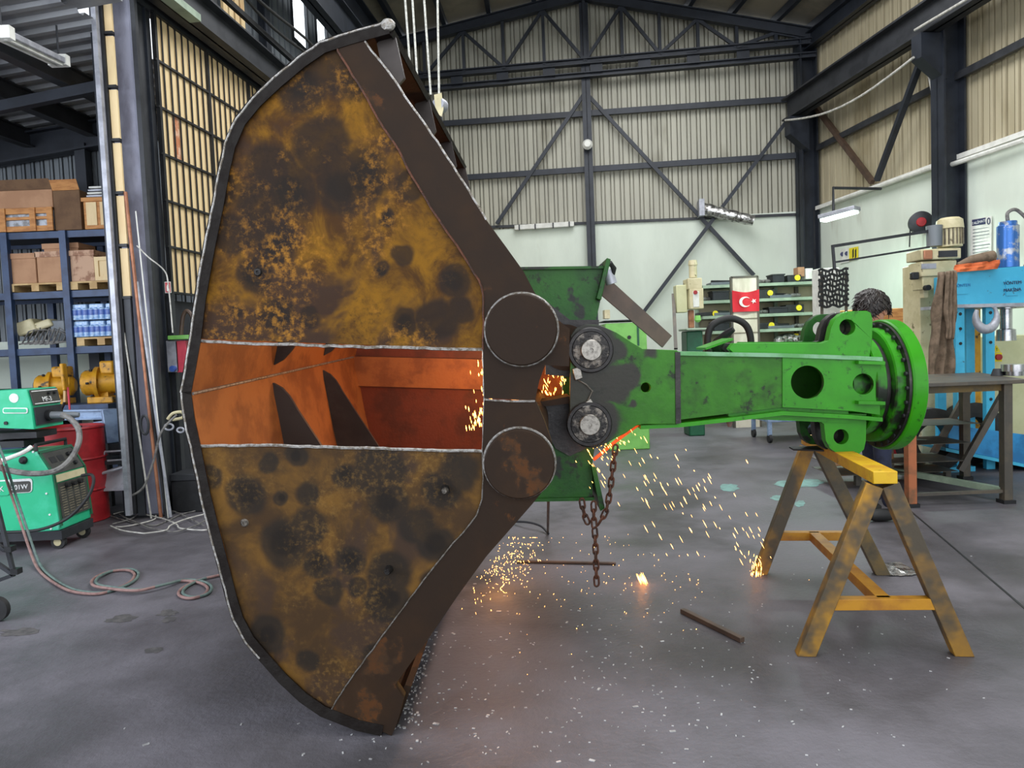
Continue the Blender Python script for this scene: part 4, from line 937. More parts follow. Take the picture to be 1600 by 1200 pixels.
# badge
def rrect(x0, y0, x1, y1, r, n=5):
    o = []
    for cx, cy, a0 in ((x1-r, y1-r, 0), (x0+r, y1-r, 90), (x0+r, y0+r, 180), (x1-r, y0+r, 270)):
        for k in range(n+1): a = rad(a0+90*k/n); o.append((cx+cos(a)*r, cy+sin(a)*r))
    return o
def badge(parent, Y, x0, y0, x1, y1, r, mt, nm, o=-.003, sk=-.06, th=.003):
    return MB().prism([at(x, y+(x-x0)*sk, Y)+V((0, o, 0)) for x, y in rrect(x0, y0, x1, y1, r)], V((0, -th, 0))).build(nm, mt, parent)
badge(wd_, wY, -14, 751, 51, 773, 5, M_lett, 'badge'); badge(wd_, wY, -12, 753, 16, 775, 4, M_wg, 'badge_field', -.007); badge(wd_, wY, 17, 753, 49, 770, 4, M_pan, 'badge_field', -.007)
ex_, ez_ = V((1, 0, .045)), V((-.045, 0, 1))
text('501W', .052, at(32, 761, wY)+V((0, -.012, 0)), ex_, ez_, M_lett, wd_, 'lettering'); text('K', .06, at(4, 764, wY)+V((0, -.012, 0)), ex_, ez_, M_lett, wd_, 'lettering')
MB().box(at(-70, 846, wY)+V((0, 0, -.02)), V((at(96, 829, wY).x, wY+wD, at(93, 829, wY).z-.002))).build('chassis', M_steelg, wd_)
bar = wf(52, 702, .06); bar2 = wf(52, 702, .94); MB().tube([bar-Z*.02, bar+Z*.03, bar2+Z*.03, bar2-Z*.02], .014).build('handle', M_rub, wd_)
for x, y, Y in ((88, 858, 5.56), (128, 838, 5.9)):
    X = at(93, 829, wY).x-.05; yy = wY+.06 if Y < 5.7 else wY+wD-.04; c = V((X, yy, .055))
    MB().lathe(c-V((0, .018, 0)), V((0, .036, 0)), [(0, 0), (0, .03), (.05, .055), (.95, .055), (1, .03), (1, 0)], 22).build('castor_wheel', M_rub, wd_)
    MB().cyl(c-V((0, .0215, 0)), c+V((0, .0215, 0)), .03, 16).build('castor_hub', M_cream, wd_)
    MB().box(c+V((-.02, -.028, .02)), c+V((.02, .028, .075))).build('castor_fork', M_blk, wd_)
# wire feeder on top
fY = 5.5
wfz = T('wire_feeder', 'small green wire feeder marked MF-3 on top of the large welder', 'wire feeder', at(20, 672, fY))
MB().prism([at(x, y, fY) for x, y in ((-60, 614), (41, 608), (49, 636), (54, 671), (-60, 667))], V((0, .36, 0))).build('housing', M_wg, wfz, .006)
def ff(x, y, t, o=.004): return at(x, y, fY)+V((o, t*.36, 0))
def fpan(p, q, t0, t1, mt, nm, o=.004, th=.006):
    a, b, c, d = ff(*p, t0, o), ff(*p, t1, o), ff(*q, t1, o), ff(*q, t0, o); n_ = (b-a).cross(d-a).normalized(); n_ = n_ if n_.x > 0 else -n_
    return MB().prism([a, b, c, d], n_*th).build(nm, mt, wfz)
fpan((42, 610), (49, 634), .05, .97, M_pan, 'front_panel'); fpan((49.3, 637), (53.5, 665), .05, .97, M_steelg, 'lower_panel')
a, b, c = ff(47.5, 627, .12, .012), ff(47.5, 627, .8, .012), ff(43, 614, .12, .012)
text('MF-3', .055, ff(46.8, 626, .5, .016), b-a, c-a, M_lett, wfz, 'lettering')
for t_ in (.6, .8): q = ff(45, 617, t_, .01); MB().cyl(q, q+V((.015, 0, .004)), .012, 12).build('knob', M_blk, wfz)
for p, q in (((42.4, 611.5), (42.9, 613)), ((48.2, 631), (48.7, 632.5))): fpan(p, q, .08, .95, M_lett, 'panel_line', .011, .002)
q = ff(51.5, 652, .45, .01); MB().cyl(q, q+V((.03, 0, 0)), .045, 20).build('euro_socket', M_blk, wfz); MB().lathe(q+V((.02, 0, 0)), V((.2, .05, -.01)), [(0, 0), (0, .03), (.8, .026), (1, .02), (1, 0)], 16).build('torch_connector', M_cladG, wfz)
MB().cyl(at(22, 622, fY), at(22, 622, fY)-V((0, .004, 0)), .036, 28).build('round_label', M_lett, wfz)
badge(wfz, fY, 5, 637, 44, 646, 3, M_lett, 'badge', sk=0); badge(wfz, fY, 6.5, 638.5, 42, 644.5, 2.4, M_wg, 'badge_field', -.006, 0)
MB().cyl(at(10, 661, fY), at(10, 661, fY)-V((0, .012, 0)), .014, 12).build('latch', M_blk, wfz)
MB().box(at(-60, 690, fY)+V((0, .05, 0)), at(50, 676, fY)+V((0, .3, 0))).build('mounting_plate', M_blk, wfz)
MB().box(at(-20, 690, fY)+V((0, .05, -.06)), at(30, 690, fY)+V((0, .3, 0))).build('swivel_base', M_blk, wfz)
zt_ = at(53, 671, fY).z
def tubeT(name, label, cat, pts, r, mt, n=8, group=None):
    q = smooth_path(pts); o = MB().tube(q, r, n).build(name, mt); meta(o, label, cat, group); return o
def smooth_path(P, n=6):
    P = [V(p) for p in P]; R = []
    for i in range(len(P)-1):
        p0, p1, p2, p3 = P[max(i-1, 0)], P[i], P[i+1], P[min(i+2, len(P)-1)]
        for k in range(n):
            t = k/n; R.append(.5*((2*p1)+(p2-p0)*t+(2*p0-5*p1+4*p2-p3)*t*t+(3*p1-p0-3*p2+p3)*t**3))
    R.append(P[-1]); return R
tubeT('torch_cable', 'thick grey torch cable curving from the wire feeder down across the welder', 'cable',
      [at(97, 648, 5.62), at(112, 656, 5.6), at(123, 672, 5.55), at(122, 695, 5.5), at(108, 720, 5.42), at(85, 736, 5.36), at(50, 740, 5.34), at(10, 734, 5.34), at(-30, 720, 5.34)], .022, M_cable)
tubeT('power_lead', 'black lead looping from the welder front socket back under the machine', 'cable',
      [at(128, 743, 5.55), at(143, 742, 5.52), at(146, 755, 5.5), at(135, 780, 5.45), at(105, 810, 5.4), at(60, 828, 5.4), at(0, 832, 5.4)], .012, M_rub)
lamp = tubeT('white_wand', 'slim white metal tube leaning on the green welder side', 'tube', [at(-10, 724, 5.33), at(34, 708, 5.33), at(49, 698, 5.38)], .016, M_wht)
# stand at the lower left edge
st_ = T('folding_stand', 'thin dark steel trolley frame cut off by the lower left edge', 'stand', fl(10, 925))
Ys = 4.4
for a, b in (((-12, 760), (22, 898)), ((-20, 870), (22, 898)), ((-25, 915), (22, 898)), ((-20, 840), (8, 860))): MB().beam(at(*a, Ys), at(*b, Ys), .022, .022).build('bar', M_steelg, st_)
for x, y in ((15, 857), (25, 892)): MB().box(at(x-5, y+5, Ys)+V((0, -.02, 0)), at(x+5, y-4, Ys)+V((0, .03, 0))).build('bracket', M_blk, st_)
c = at(-6, 942, 4.0); c.z = .07; MB().lathe(c-V((0, .02, 0)), V((0, .04, 0)), [(0, 0), (0, .04), (.1, .07), (.9, .07), (1, .04), (1, 0)], 20).build('wheel', M_rub, st_)
MB().beam(c, at(-14, 850, Ys), .02, .02).build('bar', M_steelg, st_)
# gas hoses on the floor
hpx = [(-20, 660), (2, 715), (20, 770), (40, 830), (53, 868), (64, 890), (85, 908), (115, 923), (155, 927), (185, 919), (207, 908), (213, 896), (200, 890), (172, 893), (150, 903), (148, 913), (168, 918), (215, 922), (255, 914), (285, 907), (312, 909), (327, 917), (322, 928), (300, 934), (283, 929), (287, 919), (310, 907), (345, 898), (380, 890)]
hz = [1.0, .8, .5, .22, .05] + [0]*24
for nm, dx, mt, lb in (('red_hose', 0, M_hosr, 'red gas hose of the pair looping over the floor at lower left'), ('green_hose', 1, M_hosg, 'green gas hose of the pair looping over the floor at lower left')):
    P = []
    for i, (x, y) in enumerate(hpx):
        q = fl(x, y, hz[i]+.012+(.0 if 10 < i < 14 or 20 < i < 24 else .014*(i > 13 and i < 19))); q += V((.009*(1 if dx else -1), .009*(1 if dx else -1), 0))
        P.append(q)
    tubeT('gas_hose', lb, 'hose', P, .009, mt)
# cables by the column foot
for i in range(6):
    P = []
    for k in range(9):
        x = 180+k*18+random.uniform(-8, 8); y = 806+15*sin(k*.55+i*1.3)+i*2.5; P.append(fl(x, min(max(y, 792), 838), .01+.004*i))
    tubeT('floor_cable', ['grey cable', 'pale cable'][i % 2]+' strewn over the floor at the grey column foot, ' + ['nearest the door', 'under the others', 'crossing the rest', 'longest loop', 'darker strand', 'topmost strand'][i], 'cable', P, .006, M_cable if i % 2 == 0 else M_cablel, 6)
# pipes leaning at the column
pls = [((196, 300), (251, 803), M_copper, .016, 'copper-brown pipe leaning against the grey column', 'pipe'), ((182, 440), (236, 806), M_cablel, .008, 'thinnest white rod leaning at the left of the copper pipe', 'rod'), ((214, 440), (266, 800), M_alu, .014, 'bright metal tube leaning right of the copper pipe', 'pipe'), ((205, 400), (260, 808), M_blk, .012, 'black rod leaning between copper pipe and bright tube', 'rod'), ((212, 330), (262, 798), M_wht, .006, 'thin white conduit running down the grey column', 'conduit')]
for a, b, mt, r, lb, ct in pls:
    P = at(*b, 6.46); P.z = 0; Q = at(*a, 6.5); o = MB().tube([P+Z*r, Q], r, 10).build({'pipe': 'leaning_pipe', 'rod': 'leaning_rod', 'conduit': 'conduit'}[ct], mt); meta(o, lb, ct)
tubeT('hanging_hose', 'pale thin wire drooping from the column across to the lattice frame', 'wire', [at(214, 384, 6.5), at(232, 402, 6.45), at(256, 422, 6.5), at(263, 445, 6.5), at(270, 520, 6.5)], .006, M_cablel)
tubeT('electrode_cable', 'grey cable hanging slack from the hook at the column down to the floor', 'cable', [at(276, 648, 6.3), at(252, 675, 6.2), at(240, 720, 6.2), at(225, 760, 6.2), at(207, 774, 6.2)], .01, M_cable)
hk = T('wrench_bundle', 'metal rings and a coiled strap hanging beside the grey column', 'tools', at(272, 655, 6.4))
for x, y, r in ((264, 667, .04), (282, 672, .03)):
    c = at(x, y, 6.38); MB().tube([c+V((cos(a*pi/9)*r, 0, sin(a*pi/9)*r*.7)) for a in range(18)], .009, 6, True).build('ring', M_alu, hk)
MB().tube(smooth_path([at(262, 655, 6.38), at(270, 646, 6.38), at(284, 644, 6.38), at(286, 652, 6.38), at(270, 656, 6.38)]), .014).build('strap', M_cream, hk)
c = at(226, 664, 6.35); o = MB().tube([c+V((cos(a*pi/9)*.035, .0, sin(a*pi/9)*.085)) for a in range(18)], .012, 8, True).build('hose_coil', M_steelg); meta(o, 'small dark oval coil hanging on the leaning pipes', 'coil')
eb = T('switch_box', 'grey and red switch box right of the grey column under a green level', 'switch box', at(278, 585, 6.9))
MB().box(at(262, 582, 6.9), at(277, 532, 6.9)+V((0, .1, 0))).build('body', M_alu, eb, .006); MB().box(at(277, 582, 6.9), at(290, 532, 6.9)+V((0, .1, 0))).build('door', M_pink, eb, .004); MB().cyl(at(272, 576, 6.9), at(272, 576, 6.9)-V((0, .04, 0)), .03, 14).build('socket', M_blue, eb)
o = MB().box(at(262, 531, 6.85), at(300, 523, 6.85)+V((0, .12, 0))).build('spirit_level', M_lgreen, bev=.004); meta(o, 'light green spirit level lying on top of the switch box', 'spirit level')
o = MB().tube(smooth_path([at(283, 523, 6.95), at(286, 495, 6.95), at(293, 486, 6.95), at(302, 500, 6.95), at(298, 524, 6.95)]), .02).build('extinguisher_hose', M_brown); meta(o, 'rust-brown hose arched above the green level', 'hose')
sg = T('fire_sign', 'small red fire extinguisher sign on the dark frame beside the column', 'sign', at(262, 459, 6.7))
MB().box(at(258, 458, 6.7), at(266, 440, 6.7)+V((0, .01, 0))).build('plate', M_wht, sg); MB().box(at(258.6, 457, 6.69), at(265.4, 441, 6.69)+V((0, .004, 0))).build('field', M_red, sg); MB().lathe(at(262, 455, 6.685), Z*.06, [(0, 0), (0, .007), (.7, .007), (.85, .003), (1, .003), (1, 0)], 8).build('symbol', M_wht, sg)
# scrap pile
def scrap(name, label, cat, fn, mt, bev=0): o = fn(MB()).build(name, mt, bev=bev); meta(o, label, cat)
M_bsteel = mat('pale_blue_steel', (150, 172, 200), (120, 140, 170), 6, .4, .3)
scrap('angle_profile', 'pale blue steel profile standing upright on the scrap beside the drum', 'profile', lambda m: m.beam(at(170, 640, 6.85), at(178, 692, 6.8), .13, .05), M_bsteel, .004)
scrap('steel_beam', 'long pale blue beam lying across the scrap behind the drum', 'beam', lambda m: m.hbeam(at(100, 648, 7.05), at(206, 646, 7.0), .1, .1, .015), M_bsteel)
scrap('steel_sheet', 'pale steel sheet hanging off the scrap beside the upright profile', 'sheet', lambda m: m.prism([at(145, 660, 6.98), at(168, 656, 6.98), at(170, 682, 6.98), at(147, 690, 6.98)], V((0, .01, 0))), M_bsteel)
scrap('machine_block', 'dark cast block on the scrap table below the upright profile', 'block', lambda m: m.box(at(170, 712, 6.75), at(200, 692, 6.75)+V((0, .25, 0))), M_steelg, .01)
sct = T('scrap_table', 'low grey sheet-topped table piled with scrap beside the red drum', 'table', (at(180, 770, 6.6).x, 6.8, 0))
zt2 = at(180, 716, 6.75).z
MB().box((-4.6, 6.6, zt2-.04), (at(208, 720, 6.6).x, 7.35, zt2)).build('top', M_steelg, sct)
MB().prism([at(150, 768, 6.55), at(208, 766, 6.5), at(206, 722, 6.62), at(150, 740, 6.66)], V((0, .01, 0))).build('front_sheet', M_alu, sct)
for X in (-4.5, -3.68): MB().box((X, 6.62, 0), (X+.05, 6.67, zt2-.04)).build('leg', M_blk, sct); MB().box((X, 7.25, 0), (X+.05, 7.3, zt2-.04)).build('leg', M_blk, sct)
scrap('pipe_offcut', 'short pale pipe lying on the scrap table front', 'pipe', lambda m: m.tube([at(152, 742, 6.55), at(204, 727, 6.55)], .014), M_alu)
scrap('wire_loop', 'small bent steel loop lying on the scrap table', 'loop', lambda m: m.tube([at(162, 712, 6.6), at(164, 706, 6.6), at(192, 704, 6.6), at(194, 718, 6.6), at(168, 720, 6.6)], .01), M_alu)
blk_ = T('counter_box', 'black toolbox on the floor behind the leaning pipes', 'toolbox', fl(290, 800)); 
MB().box(V((at(268, 780, 6.7).x, 6.7, 0)), V((at(325, 780, 6.7).x, 7.0, .35))).build('body', M_blk, blk_, .01); MB().box(V((at(267, 780, 6.7).x, 6.69, .3)), V((at(326, 780, 6.7).x, 7.01, .37))).build('lid', M_steelg, blk_, .01)

# hoist ropes and block
ho = T('hoist_block', 'crane hook block hanging on four pale ropes behind the bucket tip', 'hoist', at(684, 160, 5.4))
for a, b in (((630, -40), (642, 120)), ((642, -40), (653, 140)), ((660, -40), (673, 148)), ((683, -40), (686, 150))):
    MB().tube([at(*a, 5.4), at(*b, 5.4)], .0085, 6).build('rope', M_rope, ho)
MB().lathe(at(684, 162, 5.36)-V((.0, 0, 0)), V((.03, .08, 0)), [(0, 0), (0, .045), (.15, .052), (.85, .052), (1, .045), (1, 0)], 24).build('sheave', M_alu, ho)
MB().prism([at(x, y, 5.35) for x, y in ((678, 148), (690, 145), (693, 170), (690, 182), (681, 176))], V((0, .012, 0))).build('cheek', M_cream, ho)
MB().tube(smooth_path([at(688, 180, 5.4), at(690, 195, 5.4), at(685, 205, 5.4), at(678, 198, 5.4)]), .012).build('hook', M_steelg, ho)

# ================================================================= WORK LIGHT OF THE WELDING INSIDE THE BUCKET
point('welding_glow', bp(700, 640, BW*.7), 17, (1, .40, .12), .1)
point('welding_glow_deep', bp(640, 560, BW*.25), 7, (1, .62, .32), .12)
point('spark_glow', fl(775, 890, .12), 1.6, (1, .42, .14), .1)
point('rod_glow', ap(950, 720, .3), 1.8, (1, .45, .16), .08)

# ================================================================= SPARKS
def sparks(name, label, gen, mt):
    mb = MB()
    for P, d, r in gen:
        d = V(d); L_ = d.length; dn = d/L_; a = dn.orthogonal().normalized()*r; b = dn.cross(a)
        mb.add([P-d*.5, P+a, P+b, P-a, P-b, P+d*.5], [(0, 1, 2), (0, 2, 3), (0, 3, 4), (0, 4, 1), (5, 2, 1), (5, 3, 2), (5, 4, 3), (5, 1, 4)])
    o = mb.build(name, mt, smooth=False); meta(o, label, 'sparks', kind='stuff'); return o
def g1():
    for i in range(110):
        t = random.random()**.8; x = 940+t*260+random.gauss(0, 22); y = 675+t*190+random.gauss(0, 38)+random.uniform(-20, 60)*(1-t)
        if y < 668 or y > 880: continue
        L_ = random.uniform(.012, .05); yield at(x, y, 3.6+random.uniform(-.2, .5)), V((.45, 0, -.9))*L_, random.uniform(.0012, .003)
def g2():
    for i in range(240):
        x = 795+random.gauss(0, 24); y = 884+random.gauss(0, 20)+(795-x)*.7; 
        a = random.uniform(0, 2*pi); L_ = random.uniform(.004, .02)
        yield fl(x, max(y, 840), random.uniform(.006, .16)), V((cos(a)*.6, .2, sin(a)))*L_, random.uniform(.0012, .003)
def g3():
    for i in range(170):
        x, y = random.gauss(930, 110), random.gauss(885, 55)
        if y < 835: continue
        yield fl(x, y, .006), V((.3, .2, random.random()))*random.uniform(.004, .014), random.uniform(.0012, .0028)
def g4():
    for i in range(110):
        x, y = 748-abs(random.gauss(0, 14)), random.uniform(575, 697)
        if random.random() < .4: x, y = random.gauss(735, 16), random.gauss(688, 6)
        yield bp(min(x, 750), min(y, 696), .25+random.random()*.6), V((.1, 0, -1))*random.uniform(.01, .035), random.uniform(.0015, .0035)
def g5():
    for i in range(60):
        x, y = random.gauss(945, 16), random.gauss(700, 20); yield at(x+(700-y)*.4, y, 3.62), V((.5, .1, -.8))*random.uniform(.01, .035), random.uniform(.0015, .0035)
def g6():
    for i in range(40):
        x, y = random.gauss(1181, 5), random.gauss(884, 9); yield fl(x, min(y, 893)+4, random.uniform(.01, .09)), V((.1, 0, 1))*random.uniform(.01, .04), random.uniform(.0015, .003)
    for i in range(14):
        x, y = random.gauss(1003, 4), 905; yield fl(x, y, random.uniform(.01, .06)), V((-.4, 0, 1))*random.uniform(.04, .09), random.uniform(.002, .004)
def g7():
    for i in range(60):
        x, y = random.uniform(842, 886), random.uniform(572, 618)
        if x < 842+(618-y)*.35: continue
        yield at(x, y, 3.9+random.random()*.3), V((random.uniform(-.6, .6), 0, -1))*random.uniform(.01, .04), random.uniform(.002, .004)
sparks('falling_sparks', 'orange sparks falling from the hot rod over the floor', g1(), M_spark)
sparks('spark_pool', 'dense orange sparks spraying along the floor right of the bucket', g2(), M_spark)
sparks('floor_embers', 'scattered glowing embers on the floor below the chain', g3(), M_spark)
sparks('inner_sparks', 'sparks running down the inner right edge of the bucket opening', g4(), M_sparkh)
sparks('rod_sparks', 'bright sparks bursting around the hot rod', g5(), M_sparkh)
sparks('ember_bursts', 'two bright ember bursts on the floor, one by the sawhorse foot', g6(), M_sparkh)
sparks('gap_sparks', 'bright sparks seen through the gap between the jaws', g7(), M_sparkh)
# floor litter
mb = MB()
for i in range(520):
    x = random.gauss(900, 260); y = random.gauss(1040, 90)
    if y < 850 or x < 640 and y < 1130: continue
    if fl(x, y).y < 1.2: continue
    c = fl(x, y, .002); s = random.uniform(.002, .006)*(1 if random.random() < .93 else 2.2); a = random.uniform(0, pi)
    mb.ob(c, V((cos(a), sin(a), 0))*s, V((-sin(a), cos(a), 0))*s*.45, Z*.0015)
for i in range(260):
    t = random.random(); c = fl(632+t*40+random.gauss(0, 10), 1130-t*180+random.gauss(0, 16), .003); s = random.uniform(.0015, .005); mb.ob(c, V((s, 0, 0)), V((0, s, 0)), Z*.002)
o = mb.build('metal_chips', M_chip, smooth=False); meta(o, 'small bright metal chips littering the floor beside the bucket', 'chips', kind='stuff')
o = MB().tube([fl(808, 877, .012), fl(962, 880, .012)], .011, 8).build('thin_rod', M_brown); meta(o, 'thin steel rod lying on the floor behind the hanging chain', 'rod')
o = MB().beam(fl(1066, 954, .014), fl(1160, 1000, .014), .028, .024).build('square_bar', M_brown, bev=.002); meta(o, 'short square steel bar lying on the floor left of the sawhorse', 'bar')
o = MB().tube([at(857, 778, 4.25), fl(856, 832, .01)], .009, 8).build('support_rod', M_brown); meta(o, 'thin brown rod standing under the green head by the bucket', 'rod')
tubeT('bent_wire', 'dark bent wire curving along the floor under the bucket edge', 'wire', [fl(800, 815, .02), fl(825, 816, .05), fl(845, 822, .04), fl(857, 834, .01)], .009, M_steelg)
# rag by the sawhorse
mb = MB(); c = fl(1398, 890); n = 12
vs = []
for i in range(n):
    for k in range(n):
        u, v = i/(n-1)-.5, k/(n-1)-.5; h = .006+.05*abs(noise.noise(V((u*6, v*6, 3))))*(1-2*max(abs(u), abs(v)))
        vs.append(c+V((u*.2+.03*noise.noise(V((v*5, u*4, 1))), v*.24+.04*noise.noise(V((u*6, v, 7))), h)))
mb.add(vs, [(i*n+k, i*n+k+1, (i+1)*n+k+1, (i+1)*n+k) for i in range(n-1) for k in range(n-1)])
o = mb.build('crumpled_rag', M_foil, sub=1); meta(o, 'crumpled grey rag on the floor behind the sawhorse brace', 'rag')
# teal paint marks: flat on the floor
mb = MB()
for cx, cy, rx, ry in ((1250, 755, 38, 7), (1140, 762, 14, 6), (1215, 778, 12, 4), (1250, 787, 8, 5)):
    P = [];
    for k in range(22):
        a = 2*pi*k/22; q = 1+.45*noise.noise(V((cos(a)*2, sin(a)*2, cx))); P.append(fl(cx+cos(a)*rx*q, cy+sin(a)*ry*q, .001))
    mb.prism(P, Z*.0008)
o = mb.build('paint_stain', M_teal); meta(o, 'pale teal paint stains on the floor left of the sawhorse', 'paint stain', kind='stuff')
mb = MB()
for cx, cy, rx, ry in ((190, 967, 24, 6), (262, 958, 16, 5), (264, 968, 12, 4), (30, 988, 30, 6), (240, 1016, 14, 4)):
    P = []
    for k in range(22):
        a = 2*pi*k/22; q = 1+.6*noise.noise(V((cos(a)*2, sin(a)*2, cx))); P.append(fl(cx+cos(a)*rx*q, cy+sin(a)*ry*q-cos(a)*2, .001))
    mb.prism(P, Z*.0006)
o = mb.build('floor_chip', M_floord); meta(o, 'dark chipped patches in the concrete floor at lower left', 'floor patch', kind='stuff')

# ================================================================= RIGHT SIDE
# steel table
TY = 5.8; tz = 1.02
tb = T('steel_table', 'long grey steel-topped work table with rusty orange legs behind the round flange', 'table', (3.7, 6.3, 0))
x0, x1 = fl(1419, 790).x, fl(1592, 792).x
MB().prism([V((x0-.25, TY-.05, tz)), V((x1+.12, TY-.1, tz)), V((x1+.5, TY+1.1, tz)), V((x0, TY+1.1, tz))], Z*-.03).build('top', M_rawb, tb, .003)
MB().box((x0-.2, TY, tz-.09), (x1+.05, TY+.04, tz-.03)).build('apron', M_olive, tb)
for X, Y, mt in ((x0, TY, M_orleg), (x1, TY, M_rawb), (x0+.35, TY+1.0, M_rawb), (x1+.3, TY+1.0, M_rawb)):
    MB().box((X-.035, Y-.035, 0), (X+.035, Y+.035, tz-.03)).build('leg', mt, tb, .004); MB().box((X-.05, Y-.05, 0), (X+.05, Y+.05, .03)).build('foot', M_blk, tb)
MB().beam(V((x0, TY, .1)), V((x1, TY, .1)), .03, .025).build('stretcher', M_rawb, tb)
MB().beam(V((x0+.35, TY+1.0, .12)), V((x1, TY, .1)), .05, .05).build('stretcher', M_mint, tb)
# steps behind the table
YS = 6.6
sp = T('steel_steps', 'dark open steel step unit standing between flange and blue press', 'steps', (at(1460, 730, YS).x, YS, 0))
a, b = at(1562, 604, YS), at(1500, 735, YS); a.y = YS-.1; MB().beam(a, b, .07, .05).build('stringer', M_rawb, sp); MB().beam(a+V((0, .5, 0)), b+V((0, .5, 0)), .07, .05).build('stringer', M_rawb, sp)
for y, xa, xb in ((664, 1340, 1528), (694, 1320, 1512), (722, 1300, 1500), (738, 1300, 1492)):
    MB().box(at(xa, y+4, YS)+V((0, -.05, 0)), at(xb, y-3, YS)+V((0, .45, 0))).build('tread', M_rawb, sp)
for x in (1340, 1480): p = at(x, 735, YS+.1); MB().box((p.x-.025, p.y-.02, 0), (p.x+.025, p.y+.03, p.z)).build('leg', M_rawb, sp)
# blue press
PY = 7.2
pr = T('hydraulic_press', 'light blue hydraulic shop press with perforated posts behind the steel table', 'press', (4.7, PY+.1, 0))
MB().prism([at(x, y, PY) for x, y in ((1483, 424), (1640, 413), (1640, 474), (1483, 476))], V((0, .08, 0))).build('upper_beam', M_press, pr, .004)
MB().prism([at(x, y, PY+.35) for x, y in ((1483, 424), (1640, 413), (1640, 474), (1483, 476))], V((0, .08, 0))).build('upper_beam', M_press, pr, .004)
MB().prism([at(x, y, PY-.03) for x, y in ((1483, 476), (1640, 472), (1640, 478), (1483, 481))], V((0, .5, 0))).build('lower_flange', M_alu, pr)
for px in (1503, 1550):
    for dy in (.02, .33):
        X = at(px, 600, PY).x; MB().box((X-.045, PY+dy, 0), (X+.045, PY+dy+.06, 2.0)).build('post', M_press, pr, .004)
for px in (1503, 1550):
    X = at(px, 600, PY).x
    for z in (.55, .72, .9, 1.3, 1.45, 1.6): MB().cyl((X, PY+.018, z), (X, PY+.014, z), .016, 12).build('pin_hole', M_blk, pr)
for yy in (0, .4):
    MB().prism([at(x, y, PY-.12+yy) for x, y in ((1482, 664), (1640, 684), (1640, 733), (1482, 700))], V((0, .05, 0))).build('bed_beam', M_pressd, pr, .004)
MB().prism([at(x, y, PY-.16) for x, y in ((1478, 700), (1640, 733), (1640, 738), (1478, 705))], V((0, .6, 0))).build('bed_flange', M_press, pr)
for px in (1503,): X = at(px, 600, PY).x; MB().box((X-.3, PY-.05, 0), (X+.1, PY+.6, .05)).build('base_foot', M_press, pr)
q = at(1572, 478, PY+.18); MB().lathe(q, V((0, 0, -.36)), [(0, 0), (0, .09), (.08, .09), (.1, .055), (.65, .055), (.68, .085), (1, .09), (1, 0)], 28).build('ram', M_silver, pr)
q = at(1575, 418, PY+.18); MB().lathe(q, V((0, 0, .47)), [(0, 0), (0, .1), (.9, .1), (.92, .085), (1, .08), (1, 0)], 32).build('cylinder', M_blus, pr)
MB().tube(smooth_path([q+V((.0, 0, .47)), q+V((.0, 0, .56)), q+V((.1, 0, .58)), q+V((.22, -.03, .4)), q+V((.2, -.05, .15)), q+V((.14, -.05, 0))]), .018).build('hose', M_cable, pr)
MB().box(at(1495, 460, PY-.006), at(1512, 434, PY-.006)+V((0, .004, 0))).build('plate_mark', M_press, pr); MB().box(at(1572, 462, PY-.008), at(1591, 436, PY-.008)+V((0, .006, 0))).build('name_plate', M_press, pr)
text('YÖNTEM', .045, at(1582, 442, PY-.012), V((1, 0, .03)), V((0, 0, 1)), M_navy, pr); text('MAKİNA', .045, at(1582, 453, PY-.012), V((1, 0, .03)), V((0, 0, 1)), M_navy, pr)
text('YÖNTEM', .04, at(1504, 446, PY-.012), V((1, 0, .03)), V((0, 0, 1)), M_pressd, pr)
# things on / around the press
MB0 = MB().lathe(at(1585, 595, 6.2), Z*.1, [(0, 0), (0, .07), (.4, .07), (.4, .1), (1, .1), (1, 0)], 20).build('machined_ring', M_silver); meta(MB0, 'shiny machined steel ring on the right end of the table', 'ring')
MB0.location.z = tz+.002
o = MB().lathe(V((at(1560, 600, 6.3).x, 6.3, tz+.002)), Z*.06, [(0, 0), (0, .06), (1, .04), (1, 0)], 16).build('gear_part', M_steelg); meta(o, 'small dark gear part lying on the table left of the shiny ring', 'gear')
# crane hook leaning on the press
hc = at(1541, 494, 7.05); P = []
for k in range(16):
    a = rad(150+k*17); P.append(hc+V((cos(a)*.105, 0, sin(a)*.13)))
o = MB().tube(P, lambda t: .018+.03*sin(pi*min(t*1.1, 1)), 12).build('crane_hook', M_alu); meta(o, 'big grey crane hook hanging under the blue press beam', 'hook')
# cream cabinet
cbn = T('electrical_cabinet', 'pale cream electrical cabinet with red switch behind the press', 'cabinet', (at(1590, 600, 8.0).x, 8.0, 0))
X0_, X1_ = at(1545, 600, 8.0).x, at(1660, 600, 8.0).x; zt3 = at(1580, 524, 8.0).z
MB().box((X0_, 8.0, 0), (X1_, 8.5, zt3)).build('body', M_cream2, cbn, .01); MB().box((X0_+.03, 7.985, .05), (X1_-.03, 8.0, zt3-.03)).build('door', M_cream2, cbn, .004)
q = at(1559, 558, 7.98); MB().cyl(q, q-V((0, .03, 0)), .034, 20).build('main_switch', M_red, cbn); MB().box(q-V((.045, .003, .05)), q+V((.045, 0, .05))).build('switch_plate', M_ygl, cbn)
q = at(1557, 546, 7.98); MB().prism([q+V((-.045, 0, -.03)), q+V((.045, 0, -.03)), q+V((0, 0, .05))], V((0, -.004, 0))).build('warning_triangle', M_ygl, cbn); text('!', .05, q+V((0, -.006, .0)), V((1, 0, 0)), V((0, 0, 1)), M_blk, cbn)
yp = MB().box((at(1521, 500, 7.9).x, 7.9, 0), (at(1532, 500, 7.9).x, 7.98, at(1526, 480, 7.9).z)).build('yellow_post', M_engy); meta(yp, 'slim yellow machine post between the two blue press posts', 'post')
